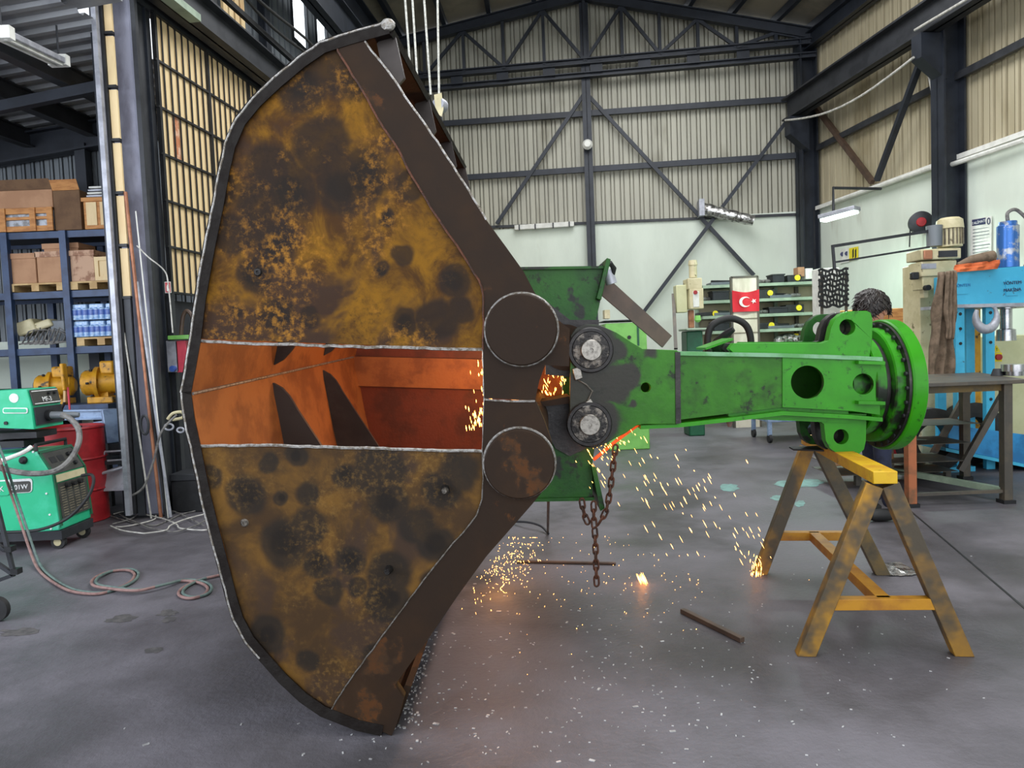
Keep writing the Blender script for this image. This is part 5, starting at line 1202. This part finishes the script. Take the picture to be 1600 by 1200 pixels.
# milling machine
MY = 7.6
ml = T('milling_machine', 'cream milling machine head with finned motor above the cloths at the right wall', 'milling machine', (at(1475, 500, MY).x, MY+.2, 0))
k = MY/FP
def mbox(x0, y0, x1, y1, d, mt, nm, o=0, bev=.01): 
    a = at(x0, y1, MY)+V((0, o, 0)); b = at(x1, y0, MY)+V((0, o+d, 0)); return MB().box(a, b).build(nm, mt, ml, bev)
q = at(1484, 386, MY+.12); MB().lathe(q, Z*.31, [(0, 0), (0, .12), (.6, .12), (.62, .135), (.92, .125), (1, .09), (1, 0)], 32).build('motor', M_cream, ml)
for i in range(20):
    a = 2*pi*i/20; MB().beam(q+V((cos(a)*.122, sin(a)*.122, .02)), q+V((cos(a)*.122, sin(a)*.122, .19)), .008, .03).build('fin', M_slot, ml)
q = at(1460, 385, MY+.1); MB().lathe(q, Z*.22, [(0, 0), (0, .075), (1, .08), (1, 0)], 24).build('capacitor_cover', M_cladG, ml)
mbox(1440, 387, 1502, 406, .3, M_cream, 'gear_cover'); mbox(1442, 406, 1497, 432, .26, M_cream, 'head_casting', .02); mbox(1466, 391, 1495, 402, .01, M_steelg, 'vent_plate', -.012, 0)
mbox(1442, 391, 1456, 406, .02, M_copper, 'side_window', -.022); mbox(1441, 411, 1464, 420, .006, M_alu, 'name_plate', .012, 0); mbox(1445, 430, 1480, 452, .2, M_cream, 'quill_housing', .04); mbox(1450, 450, 1458, 465, .08, M_cream, 'quill', .08)
mbox(1430, 424, 1441, 436, .06, M_blk, 'switch', .05); q = at(1446, 450, MY); MB().cyl(q, q-V((.0, .06, 0)), .03, 12).build('hand_knob', M_blk, ml)
mbox(1468, 405, 1500, 620, .35, M_cream, 'column', .35); X = at(1484, 600, MY).x; MB().box((X-.25, MY+.1, 0), (X+.35, MY+.8, 1.0)).build('base', M_cream, ml, .02)
MB().beam(at(1300, 385, MY-.2), at(1452, 361, MY+.1), .03, .03).build('swing_arm', M_steelg, ml); MB().beam(at(1303, 410, MY-.2), at(1452, 386, MY+.1), .02, .02).build('swing_arm', M_steelg, ml); MB().beam(at(1301, 384, MY-.2), at(1304, 420, MY-.2), .025, .025).build('swing_drop', M_steelg, ml)
# hose reel
hr = T('hose_reel', 'dark grey cable reel with red centre on the right wall above the swing arm', 'reel', onR(1437, 350, .2))
q = onR(1437, 349, .12); n_ = V((-.35, -.94, 0)); MB().lathe(q, n_*.14, [(0, 0), (0, .15), (.15, .165), (.85, .165), (1, .13), (1, 0)], 32).build('housing', M_steelg, hr); MB().lathe(q+n_*.14, n_*.02, [(0, 0), (0, .07), (1, .06), (1, 0)], 24).build('hub', M_red, hr)
MB().tube([q+V((-.14, 0, 0)), q+V((-.16, 0, -.35))], .01).build('lead', M_rub, hr)
# cloths hanging left of the press
def cloth(name, label, pts, mt, Y, amp=.03, th=.03):
    a, b, c, d = pts; n, m_ = 10, 14; vs = []
    for j in range(m_+1):
        for i in range(n+1):
            u, v = i/n, j/m_; p = (a[0]+(b[0]-a[0])*u)*(1-v)+(d[0]+(c[0]-d[0])*u)*v; q = (a[1]+(b[1]-a[1])*u)*(1-v)+(d[1]+(c[1]-d[1])*u)*v
            vs.append(at(p+3*noise.noise(V((u*2, v*3, a[0]))), q, Y)+V((0, amp*sin(u*17+v*3)+amp*noise.noise(V((u*3, v*4, a[0]))), 0)))
    mb = MB().add(vs, [(j*(n+1)+i, j*(n+1)+i+1, (j+1)*(n+1)+i+1, (j+1)*(n+1)+i) for j in range(m_) for i in range(n)])
    o = mb.build(name, mt, sub=1); so = o.modifiers.new('t', 'SOLIDIFY'); so.thickness = .006; meta(o, label, 'cloth'); return o
cloth('hanging_cloth', 'long brown cloth hanging down to the table left of the blue press', [(1466, 425), (1490, 425), (1492, 592), (1452, 592)], M_rag, 7.0, .05)
cloth('hanging_cloth', 'narrow brown cloth strip draped over the press beam end', [(1478, 424), (1493, 422), (1490, 530), (1478, 530)], M_rag, 6.92, .02)
cloth('orange_cloth', 'orange cloth lying on top of the blue press beam', [(1492, 414), (1560, 406), (1560, 420), (1492, 426)], M_orange, 7.12, .02)
q0, q1 = at(1496, 414, 7.15), at(1540, 402, 7.15)
o = MB().tube([q0, lerp(q0, q1, .5)+Z*.02, q1, at(1552, 400, 7.15)], lambda t: .02+.035*min(t*1.5, 1), 14).build('rolled_cloth', M_rag); meta(o, 'rolled beige cloth on top of the orange cloth', 'cloth')
# notice on the wall
nt_ = T('wall_notice', 'tall white safety instructions notice with navy heading on the right wall', 'notice', onR(1534, 420, .02))
c = [onR(x, y, .02) for x, y in ((1517, 430), (1549, 425), (1550, 337), (1518, 343))]
MB().prism(c, nR*.01).build('sheet', M_wht, nt_)
ex = (c[1]-c[0]).normalized(); 
def np_(x, y): return onR(x, y, .032)
MB().prism([np_(x, y) for x, y in ((1519, 353), (1540, 350), (1540, 340), (1519, 343.5))], nR*.002).build('heading', M_navy, nt_)
text('TALİMATI', .05, np_(1529.5, 347.3)+nR*.003, ex, Z, M_lett, nt_, sx=1.1); text('0', .13, np_(1545, 346)+nR*.003, ex, Z, M_navy, nt_)
for i in range(13):
    y = 359+i*5.2; MB().prism([np_(1520, y+.6-.0), np_(1520+random.uniform(16, 28), y-3.3), np_(1520+26, y-4.4), np_(1520, y-.5)], nR*.001).build('text_line', M_cladG, nt_)
# yellow safety sign
ys = T('safety_sign', 'yellow and white safety sign on the wall under the swing arm end', 'sign', at(1325, 412, 7.9+2))
Yq = 9.8; xa = at(1313, 400, Yq)
def yr(x0, y0, x1, y1, mt, nm, o=.012, t=.006): return MB().prism([onR(x0, y1, o), onR(x1, y1-3, o), onR(x1, y0-3, o), onR(x0, y0, o)], nR*t).build(nm, mt, ys)
yr(1313, 390, 1327, 412, M_wht, 'white_panel'); yr(1327, 388, 1341, 408, M_ygl, 'yellow_panel')
for x, y in ((1316.5, 397), (1323.5, 396)): MB().cyl(onR(x, y, .018), onR(x, y, .024), .04, 14).build('symbol', M_navy, ys)
yr(1332, 391, 1334, 404, M_blk, 'symbol', .02, .003); yr(1336, 391, 1338, 404, M_blk, 'symbol', .02, .003)
# wall lamp
wlp = T('wall_lamp', 'bright fluorescent lamp on a bracket arm at the corner of the right wall', 'lamp', at(1310, 335, 10.9))
a, b = at(1283, 340, 10.6), at(1340, 325, 10.2); MB().beam(a, b, .22, .06).build('housing', M_alu, wlp, .01); MB().beam(a-Z*.045+V((.02, 0, 0)), b-Z*.045-V((.02, 0, 0)), .16, .05).build('diffuser', M_lamp, wlp, .01)
MB().tube([lerp(a, b, .35), lerp(a, b, .35)+Z*.38, lerp(a, b, .35)+V((.8, .2, .38))], .022).build('bracket', M_steelg, wlp)
area('wall_lamp_light', lerp(a, b, .5)-Z*.1, (0, 0, 0), .5, .15, 60, (.72, 1, .88))
# foil duct
fd_ = T('foil_duct', 'crumpled silver foil duct end fixed high on the far wall', 'duct', onB(1135, 335, .3))
a, b = onB(1095, 326, .2), onB(1178, 345, .35); P = [lerp(a, b, i/14) for i in range(15)]
MB().tube(P, lambda t: .13*(1-.25*t)*(1+.08*sin(t*60)), 18).build('duct', M_foil, fd_); MB().ob(a, dB*.05, nB*.16, Z*.16).build('collar', M_alu, fd_)
ut = T('wall_batten', 'long white unlit batten lamp on the far wall left of the centre post', 'lamp', onB(850, 353, .1))
MB().beam(onB(804, 356, .1), onB(897, 350, .1), .08, .1).build('housing', M_wht, ut, .01)
for t in (.08, .35, .65, .92): q = lerp(onB(804, 356, .16), onB(897, 350, .16), t); MB().ob(q, dB*.012, nB*.01, Z*.055).build('clip', M_steelg, ut)
o = MB().lathe(onB(918, 227, .32), nB*.12, [(0, 0), (0, .09), (.5, .1), (1, .06), (1, 0)], 20).build('alarm_bell', M_wht); meta(o, 'small round white alarm bell on the centre post of the far wall', 'bell')

# ================================================================= BACK SHELVES
SY = 12.2
bs = T('back_shelf', 'pale green four-level workshop shelf at the far wall behind the flag board', 'shelf', at(1200, 560, SY))
bs.location.z = 0; OFF[bs] = V(bs.location)
zs = []
for y in (442, 466, 490, 514, 538):
    z = at(1200, y, SY).z; zs.append(z); MB().box((at(1098, y, SY).x, SY, z-.05), (at(1292, y, SY).x, SY+.5, z)).build('shelf', M_mint, bs)
for px in (1100, 1160, 1228, 1262, 1292): X = at(px, 480, SY).x; MB().box((X-.03, SY+.45, 0), (X+.03, SY+.5, zs[0]+.05)).build('upright', M_rawb if px == 1262 else M_mint, bs)
MB().box((at(1098, 500, SY).x, SY+.5, 0), (at(1292, 500, SY).x, SY+.52, zs[0])).build('back_panel', M_cladR, bs)
items = [('tool_case', 'yellow and black power tool case'), ('part_box', 'dark grey parts box'), ('rag_heap', 'grey heap of fittings'), ('part_tray', 'long grey parts tray')]
wh = ['left end', 'just left of flag board', 'just right of flag board', 'middle right', 'right end']
for r_, z in enumerate(zs[:4]):
    for c_, px in enumerate((1112, 1132, 1200, 1222, 1245)):
        if r_ == 0 and c_ == 0: continue
        kind = (r_*2+c_*3) % 4; X = at(px, 480, SY).x; w_ = random.uniform(.12, .2); h_ = random.uniform(.06, .16)
        t = T(items[kind][0], '%s on the %s far shelf, %s' % (items[kind][1], ('top', 'second', 'third', 'bottom')[r_], wh[c_]), 'shelf item', (X, SY+.2, z+.003))
        if kind == 0:
            MB().box((X-w_, SY+.08, z+.003), (X+w_, SY+.35, z+.003+h_)).build('case', M_blk, t, .01); MB().cyl((X+w_*.4, SY+.06, z+h_*.6), (X+w_*.4, SY+.09, z+h_*.6), .05, 14).build('disc', M_ygl, t)
        elif kind == 1: MB().box((X-w_, SY+.06, z+.003), (X+w_*.6, SY+.35, z+.003+h_)).build('box', M_shade, t, .01); MB().box((X-w_-.01, SY+.05, z+h_-.01), (X+w_*.6+.01, SY+.36, z+h_+.012)).build('lid', M_blk, t)
        elif kind == 2:
            mb = MB()
            for i in range(7): mb.ball((X+random.uniform(-w_, w_), SY+.2+random.uniform(-.08, .08), z+.04), .045, 8, (1.4, 1, .8))
            mb.build('fittings', M_cable, t)
        else: MB().box((X-w_*1.2, SY+.05, z+.003), (X+w_*1.2, SY+.35, z+.05)).build('tray', M_cladG, t, .005); MB().tube([(X-w_, SY+.15, z+.07), (X+w_, SY+.2, z+.06)], .025).build('part', M_blk, t)
def box1(name, label, cat, px, Y, d, mt, bev=.005):
    o = MB().box(at(px[0], px[3], Y), at(px[2], px[1], Y)+V((0, d, 0))).build(name, mt, bev=bev); return meta(o, label, cat)
box1('cardboard_box', 'small brown cardboard box on the right end of the top back shelf', 'box', (1247, 417, 1257, 432), SY+.1, .2, M_card); box1('white_box', 'small white box beside the brown box on the top back shelf', 'box', (1259, 419, 1270, 436), SY+.1, .2, M_wht)
# board with the flag
BY = 11.4
fbz = T('flag_board', 'tall pale board propped before the back shelves behind the flag', 'board', at(1164, 540, BY)); X0_, X1_ = at(1144, 490, BY).x, at(1185, 490, BY).x
fbz.location.z = 0; OFF[fbz] = V(fbz.location)
MB().box((X0_, BY, 0), (X1_, BY+.04, at(1164, 433, BY).z)).build('board', M_board, fbz)
for X in (X0_, X1_): MB().box((X-.015, BY-.01, 0), (X+.015, BY+.05, at(1164, 432, BY).z)).build('frame', M_rawb, fbz)
MB().box((X0_, BY-.01, at(1164, 434, BY).z), (X1_, BY+.05, at(1164, 431, BY).z)).build('frame', M_rawb, fbz)
for y in (499, 521): z = at(1164, y, BY).z; MB().box((X0_, BY-.004, z), (X1_, BY, z+.02)).build('crease', M_slot, fbz)
fg = T('flag', 'red flag with white crescent and star hung on the tall board', 'flag', at(1164, 488, BY-.05))
za, zb_ = at(1164, 487, BY).z, at(1164, 453, BY).z; w_ = X1_-X0_
n, m_ = 14, 8; vs = []
def fgp(u, v): return V((X0_+.0+u*w_*1.01, BY-.035+.012*sin(u*9+v*2), za+(zb_-za)*v-.04*sin(pi*u)*v))
vs = [fgp(i/n, j/m_) for j in range(m_+1) for i in range(n+1)]
o = MB().add(vs, [(j*(n+1)+i, j*(n+1)+i+1, (j+1)*(n+1)+i+1, (j+1)*(n+1)+i) for j in range(m_) for i in range(n)]).build('cloth', M_flag, fg)
hh = zb_-za
def onf(x, z): # x,z in flag units of height, from centre
    u = .5+x*hh/w_; v = .5+z; q = fgp(u, v); return q-V((0, .006, 0))
C1, C2 = (-.04, 0, .27), (.03, 0, .215)
P = [];
a0 = math.acos(max(-1, min(1, ((C2[0]-C1[0])**2+C1[2]**2-C2[2]**2)/(2*(C2[0]-C1[0])*C1[2]))))
for k in range(25): a = a0+(2*pi-2*a0)*k/24; P.append((C1[0]+cos(a)*C1[2], sin(a)*C1[2]))
b0 = math.acos(max(-1, min(1, (C1[0]+cos(a0)*C1[2]-C2[0])/C2[2])))
for k in range(1, 24): a = (2*pi-b0)-(2*pi-2*b0)*k/24; P.append((C2[0]+cos(a)*C2[2], sin(a)*C2[2]))
MB().prism([onf(*p) for p in P], V((0, -.003, 0))).build('crescent', M_wht, fg)
P = []
for k in range(10): a = pi+2*pi*k/10; r = .13 if k % 2 == 0 else .052; P.append((.36+cos(a)*r, sin(a)*r))
MB().prism([onf(*p) for p in P], V((0, -.003, 0))).build('star', M_wht, fg)
# pillar drill
DY = 10.6
dp = T('drill_press', 'cream milling drill with upright motor left of the flag board', 'drill', at(1085, 545, DY)); dp.location.z = 0; OFF[dp] = V(dp.location)
def dbox(x0, y0, x1, y1, d, mt, nm, o=0): return MB().box(at(x0, y1, DY)+V((0, o, 0)), at(x1, y0, DY)+V((0, o+d, 0))).build(nm, mt, dp, .01)
q = at(1083, 434, DY+.15); MB().lathe(q, Z*.26, [(0, 0), (0, .06), (.7, .06), (.72, .07), (1, .06), (1, 0)], 20).build('motor', M_cream, dp)
dbox(1075, 434, 1097, 452, .3, M_cream, 'belt_cover'); dbox(1078, 450, 1099, 483, .25, M_cream, 'head'); dbox(1060, 444, 1076, 488, .2, M_cream2, 'control_box', .1); dbox(1083, 455, 1092, 480, .01, M_wht, 'scale_plate', -.011); q = at(1086, 457, DY); MB().cyl(q, q-V((0, .03, 0)), .03, 12).build('stop_button', M_red, dp)
dbox(1082, 483, 1090, 512, .08, M_copper, 'column', .2); q = at(1090, 493, DY); MB().lathe(q, Z*-.1, [(0, 0), (0, .04), (.7, .05), (1, .02), (1, 0)], 14).build('chuck', M_lgreen, dp)
dbox(1070, 512, 1112, 517, .5, M_mint, 'table', -.1); X = at(1086, 540, DY).x; MB().box((X-.12, DY+.0, 0), (X+.12, DY+.35, at(1086, 517, DY).z)).build('base', M_wgd, dp, .02)
# lathe
lg = T('lathe', 'light green lathe headstock with dark tray left of the drill', 'lathe', at(975, 560, 9.5)); lg.location.z = 0; OFF[lg] = V(lg.location)
MB().box(V((at(946, 520, 9.5).x, 9.5, 0)), at(1010, 503, 9.5)+V((0, .6, 0))).build('body', M_lgreen, lg, .015); MB().box(at(944, 503, 9.48), at(1009, 498, 9.48)+V((0, .6, 0))).build('tray', M_steelg, lg, .01)
MB().box(at(996, 540, 9.49), at(998, 504, 9.49)+V((0, .01, 0))).build('door_seam', M_wgd, lg); q = at(983, 527, 9.5); MB().cyl(q, q-V((0, .02, 0)), .025, 12).build('knob', M_blk, lg)
q = at(945, 498, 9.6); MB().box(q, at(953, 484, 9.6)+V((0, .2, 0))).build('gauge_box', M_cream, lg)
# leaning frame left of drill
o = MB().beam(at(1056, 545, 10.4), at(1052, 460, 10.9), .05, .05).build('leaning_plank', M_rawb); meta(o, 'dark plank leaning on the far wall left of the drill', 'plank')
# perforated screen and pillar
pc = T('perforated_screen', 'dark laser-cut metal screen with many pale slits leaning at the far corner', 'screen', at(1298, 540, 9.6)); 
SYQ = 9.6; out = [(1279, 424), (1295, 420), (1318, 419), (1326, 425), (1327, 470), (1318, 484), (1300, 482), (1290, 490), (1280, 478)]
holes = []
for i in range(7):
    for j in range(7):
        cx = 1284+i*6.2+(j % 2)*2; cy = 428+j*8+(i % 2)*3
        if cx > 1322 or cy > 476: continue
        s = 1 if (i+j) % 3 else -1; holes.append([(cx-1.2, cy-2.6), (cx+1.1, cy-2.2-s*.5), (cx+1.4, cy+2.4), (cx-.9, cy+2.7)])
mb = MB(); rows = [at(1300, y, SYQ).z for y in range(422, 484, 8)]; xs_ = [at(x, 450, SYQ).x for x in (1279, 1326)]
for i, z in enumerate(rows):
    n = 9; off_ = random.uniform(0, .03)
    for k in range(n):
        xa_, xb_ = lerp(xs_[0], xs_[1], k/n), lerp(xs_[0], xs_[1], (k+1)/n); za_ = z+.02*sin(k*1.7+i); zb__ = z+.02*sin((k+1)*1.7+i)
        mb.beam(V((xa_, SYQ, za_)), V((xb_, SYQ, zb__)), .012, .032)
        if i < len(rows)-1: mb.beam(V((xa_+off_, SYQ, za_)), V((xa_+off_+random.uniform(-.01, .02), SYQ, rows[i+1]+.02*sin(k*1.7+i+1))), .012, .026, up=V((0, 1, 0)))
mb.build('sheet', M_blk, pc)
for px in (1284, 1322): MB().beam(V((at(px, 480, SYQ).x, SYQ+.05, 0)), at(px, 424, SYQ+.05), .03, .03).build('strut', M_rawb, pc)
o = MB().box(V((at(1281, 480, 9.9).x, 9.9, 0)), at(1312, 418, 9.9)+V((0, .25, 0))).build('white_cabinet', M_wht, bev=.01); meta(o, 'narrow white cabinet behind the perforated screen', 'cabinet')
o = MB().box(V((at(1318, 480, 10.3).x, 10.3, 0)), at(1440, 480, 10.3)+V((0, .3, 0))).build('wooden_board', M_wood, bev=.01); meta(o, 'brown wooden board standing behind the person at the right wall', 'board')
# black hose arch
hzp = [ap(1172, 560, .75), ap(1170, 525, .75), ap(1180, 500, .75), ap(1211, 488, .75), ap(1240, 499, .75), ap(1251, 525, .75), ap(1250, 560, .75)]
tubeT('rubber_hose', 'thick black rubber hose arching up behind the green linkage', 'hose', hzp, .021, M_rub, 14)
o = MB().lathe(ap(1155, 545, .6), at(1146, 514, 4.1)-ap(1155, 545, .6), [(0, 0), (0, .012), (.3, .014), (.35, .02), (.8, .022), (1, .016), (1, 0)], 16).build('hose_nozzle', M_blk); meta(o, 'black cylindrical nozzle sticking up behind the green linkage', 'nozzle')
mb = MB()
for i in range(9): mb.ball(at(1216+i*4, 532-5*sin(pi*i/8), 12.35)+V((0, random.uniform(-.05, .05), 0)), .085, 10, (1.2, 1, .9))
o = mb.build('cloth_heap', M_foil); meta(o, 'pale crumpled cloth heap seen inside the black hose arch', 'cloth')
box1('yellow_bottle', 'small yellow bottle beside the pale cloth heap', 'bottle', (1241, 521, 1248, 537), 12.3, .1, M_ygl, .01)
# trolley under the arm
TYY = 9.6
tr = T('parts_trolley', 'blue-grey steel parts trolley under the green linkage in the distance', 'trolley', at(1240, 690, TYY)); tr.location.z = 0; OFF[tr] = V(tr.location)
xa, xb = at(1200, 660, TYY).x, at(1300, 660, TYY).x
MB().box((xa, TYY, .28), (xb, TYY+.7, .34)).build('deck', M_bsteel, tr, .01); MB().box((xa, TYY, .62), (xb, TYY+.7, .66)).build('deck', M_bsteel, tr, .01)
for X in (xa+.03, xb-.03):
    for Y in (TYY+.03, TYY+.67): MB().box((X-.025, Y-.025, .1), (X+.025, Y+.025, .66)).build('post', M_bsteel, tr); MB().cyl((X-.02, Y, .06), (X+.02, Y, .06), .06, 14).build('wheel', M_rub, tr)
box1('red_bin', 'dark red bin on the floor behind the round flange', 'bin', (1372, 668, 1412, 712), 7.6, .4, M_red); box1('blue_bin', 'dark blue bin at the wall behind the steel steps', 'bin', (1415, 668, 1450, 690), 7.9, .4, M_rackb)
for i, (px, py, Y, lb) in enumerate(((1462, 708, 7.1, 'black tyre lying dark behind the steel steps, left one'), (1526, 712, 7.5, 'black tyre in the shade under the blue press bed'))):
    c = at(px, py, Y); c.z = .33; MB0 = MB().lathe(c, V((.0, .2, 0)), [(0, .18), (0, .27), (.15, .33), (.85, .33), (1, .27), (1, .18), (0, .18)], 32).build('tyre', M_rub); meta(MB0, lb, 'tyre')

# ================================================================= PERSON
def skin_body(name, joints, edges, mt, parent, sub=2):
    me = bpy.data.meshes.new(name); ks = list(joints); off = OFF[parent]
    me.from_pydata([V(joints[k][0])-off for k in ks], [(ks.index(a), ks.index(b)) for a, b in edges], []); o = bpy.data.objects.new(name, me); COL.objects.link(o); o.parent = parent
    sm = o.modifiers.new('skin', 'SKIN'); sm.use_smooth_shade = True
    for i, k_ in enumerate(ks): me.skin_vertices[0].data[i].radius = joints[k_][1]; me.skin_vertices[0].data[i].use_root = (i == 0)
    ss = o.modifiers.new('sub', 'SUBSURF'); ss.levels = sub; ss.render_levels = sub
    me.materials.append(mt); return o
px_, py_ = 2.83, 5.5
pn = T('person', 'dark-haired person in dark workwear bent over behind the upper lug of the green linkage', 'person', (px_, py_, 0))
def J(x, y, z): return V((px_+x, py_+y, z))
# body faces camera-left (-x); head bowed
body = {'pel': (J(0, 0, .95), (.15, .17)), 'bel': (J(-.01, 0, 1.1), (.13, .16)), 'che': (J(-.03, 0, 1.3), (.14, .19)), 'nek': (J(-.02, 0, 1.43), (.06, .065)), 'hd0': (J(-.04, 0, 1.5), (.055, .06)),
 'sl': (J(-.03, -.17, 1.42), (.065, .065)), 'el': (J(-.1, -.24, 1.16), (.045, .045)), 'wl': (J(-.3, -.14, 1.08), (.032, .032)), 'sr': (J(-.03, .17, 1.42), (.065, .065)), 'er': (J(-.1, .24, 1.16), (.045, .045)), 'wr': (J(-.3, .14, 1.08), (.032, .032))}
skin_body('torso', body, [('pel', 'bel'), ('bel', 'che'), ('che', 'nek'), ('nek', 'hd0'), ('che', 'sl'), ('sl', 'el'), ('el', 'wl'), ('che', 'sr'), ('sr', 'er'), ('er', 'wr')], M_shirt, pn)
legs = {'pel': (J(0, 0, .95), (.14, .16)), 'hl': (J(0, -.1, .86), (.1, .1)), 'kl': (J(-.03, -.12, .5), (.065, .065)), 'al': (J(.02, -.12, .1), (.045, .045)), 'hr': (J(0, .1, .86), (.1, .1)), 'kr': (J(0, .12, .5), (.065, .065)), 'ar': (J(.05, .12, .1), (.045, .045))}
skin_body('trousers', legs, [('pel', 'hl'), ('hl', 'kl'), ('kl', 'al'), ('pel', 'hr'), ('hr', 'kr'), ('kr', 'ar')], M_denim, pn)
for sy in (-.12, .12):
    MB().ball(J(-.04, sy, .05), .05, 14, (2.6, .95, 1)).build('shoe', M_rub, pn)
    hj = {'w': (J(-.3, sy*1.15, 1.08), (.028, .024)), 'p': (J(-.36, sy*1.12, 1.07), (.036, .02)), 'k': (J(-.39, sy*1.1, 1.065), (.03, .016))}; he = [('w', 'p'), ('p', 'k')]
    for f_ in range(4):
        yy = sy*1.1+(f_-1.5)*.018; l = (.055, .062, .058, .045)[f_]; hj['f%d' % f_] = (J(-.40, yy, 1.062), (.008, .008)); hj['g%d' % f_] = (J(-.40-l*.6, yy, 1.05), (.0075, .0075)); hj['h%d' % f_] = (J(-.40-l*.8, yy, 1.03), (.0065, .0065))
        he += [('k', 'f%d' % f_), ('f%d' % f_, 'g%d' % f_), ('g%d' % f_, 'h%d' % f_)]
    s_ = -1 if sy > 0 else 1; hj['t1'] = (J(-.345, sy*1.12+s_*.035, 1.06), (.009, .009)); hj['t2'] = (J(-.375, sy*1.12+s_*.05, 1.05), (.008, .008)); he += [('w', 't1'), ('t1', 't2')]
    skin_body('hand', hj, he, M_skin, pn, 1)
# head, looking down and to the left
HC = J(-.04, -.02, 1.615)
R_ = Matrix.Rotation(rad(34), 3, 'Z') @ Matrix.Rotation(rad(-38), 3, 'Y')
def hm(x, y, z): return HC+R_ @ (V((x, y, z))*1.1)
def hball(c, r, sc, n=20):
    mb = MB(); mb.ball((0, 0, 0), r, n, sc); mb.v = [hm(*(v+V(c))) for v in mb.v]; return mb
mb = MB(); mb.ball((0, 0, 0), .105, 28, (1, .78, 1.2)); q = []
for v in mb.v:
    v = V(v)
    if v.z < 0: v.x = v.x*(1+v.z*1.2)-.02*(-v.z/.12); v.y *= (1+v.z*2.2)
    q.append(hm(*v))
mb.v = q; mb.build('head', M_skin, pn)
hball((-.112, 0, -.02), .016, (1.1, .8, 1.5), 12).build('nose', M_skin, pn)
for s in (-1, 1):
    hball((.005, s*.083, -.015), .027, (.7, .35, 1.2), 14).build('ear', M_skin, pn); hball((-.095, s*.032, .005), .012, (1, 1, .7), 12).build('eye', M_wht, pn); hball((-.105, s*.032, .004), .006, (1, 1, 1), 8).build('iris', M_blk, pn); hball((-.1, s*.034, .026), .02, (.4, 1, .25), 10).build('eyebrow', M_hair, pn)
hball((-.092, 0, -.062), .02, (.5, 1.1, .35), 12).build('mouth', M_pink, pn)
MB().tube([J(-.03, 0, 1.42), HC+V((.02, 0, -.07))], .055, 16).build('neck', M_skin, pn)
mb = MB(); mb.ball((0, 0, 0), .124, 44, (1.02, .86, 1.12)); q = []; 
for v in mb.v:
    v = V(v); r = 1+.07*noise.noise(V((v.x*60, v.y*60, v.z*14)))+.05*noise.noise(v*22)
    if v.z < -.01: 
        if v.x < -.035: v = V((v.x*.7, v.y*.7, max(v.z, .02)))
        elif v.x < .03: v = V((v.x, v.y*.9, max(v.z, -.01)))
        else: v = V((v.x*.97, v.y*.97, max(v.z, -.095)))
    v = v*r+V((.008, 0, .018)); q.append(hm(*v))
mb.v = q
for i in range(520):       # locks of hair
    a = random.uniform(0, 2*pi); zz = random.uniform(-.75, 1)
    u = V((cos(a)*math.sqrt(max(0, 1-zz*zz)), sin(a)*math.sqrt(max(0, 1-zz*zz)), zz))
    if u.z < .15 and u.x < -.2: continue
    if u.z < -.1 and u.x < .25: continue
    p = V((u.x*.128+.008, u.y*.107, u.z*.137+.018)); fl_d = (V((0, 0, -1))+V((u.x, u.y, 0))*.6+V((random.uniform(-.5, .5), random.uniform(-.5, .5), 0))); fl_d = (fl_d-u*fl_d.dot(u)*.75).normalized()
    if u.z > .55: fl_d = (V((-.7, random.uniform(-.6, .6), .1))).normalized()
    L_ = random.uniform(.03, .06); mb.tube([hm(*p), hm(*(p+fl_d*L_*.5+u*.004)), hm(*(p+fl_d*L_-u*.004))], lambda t: .0065*(1-t*.85), 5)
mb.build('hair', M_hair, pn)
for i in range(60):
    pass

# ---------------------------------------------------------------- small pieces ride on the part that carries them
CARRY = {'castor_hub': 'castor_wheel', 'castor_fork': 'chassis', 'crescent': 'cloth', 'star': 'cloth', 'flange_bolt': 'flange_ring', 'bolt': 'housing', 'knob': 'control_panel', 'display': 'control_panel', 'socket': 'grille_plate', 'louvre': 'grille_plate', 'screw': 'housing', 'pin_hole': 'post', 'lug_bushing': 'upper_lug', 'pipe_clip': 'grease_pipe', 'fin': 'motor', 'hub': 'housing', 'switch_plate': 'door', 'main_switch': 'door', 'foot': 'leg', 'symbol': 'plate', 'badge_field': 'badge', 'panel_line': 'front_panel', 'euro_socket': 'lower_panel', 'clip': 'housing', 'end_cap': 'housing', 'bottle_label': 'bottle', 'stud': 'side_plate', 'washer': 'side_plate', 'eye': 'head', 'iris': 'head', 'nose': 'head', 'mouth': 'head', 'ear': 'head', 'eyebrow': 'head', 'hair': 'head', 'window_frame': None}
for root in [o for o in list(COL.objects) if o.parent is None and o.type == 'EMPTY']:
    ch = kids(root)
    for c in ch:
        b = c.name.split('.')[0]; tgt = CARRY.get(b)
        if not tgt: continue
        cand = [k for k in ch if k.name.split('.')[0] == tgt]
        if not cand: continue
        bc = V(c.bound_box[0])+c.location
        best = min(cand, key=lambda k: ((V(k.bound_box[0])+V(k.bound_box[6]))/2-bc).length)
        if best.location.length < 1e-6: c.parent = best
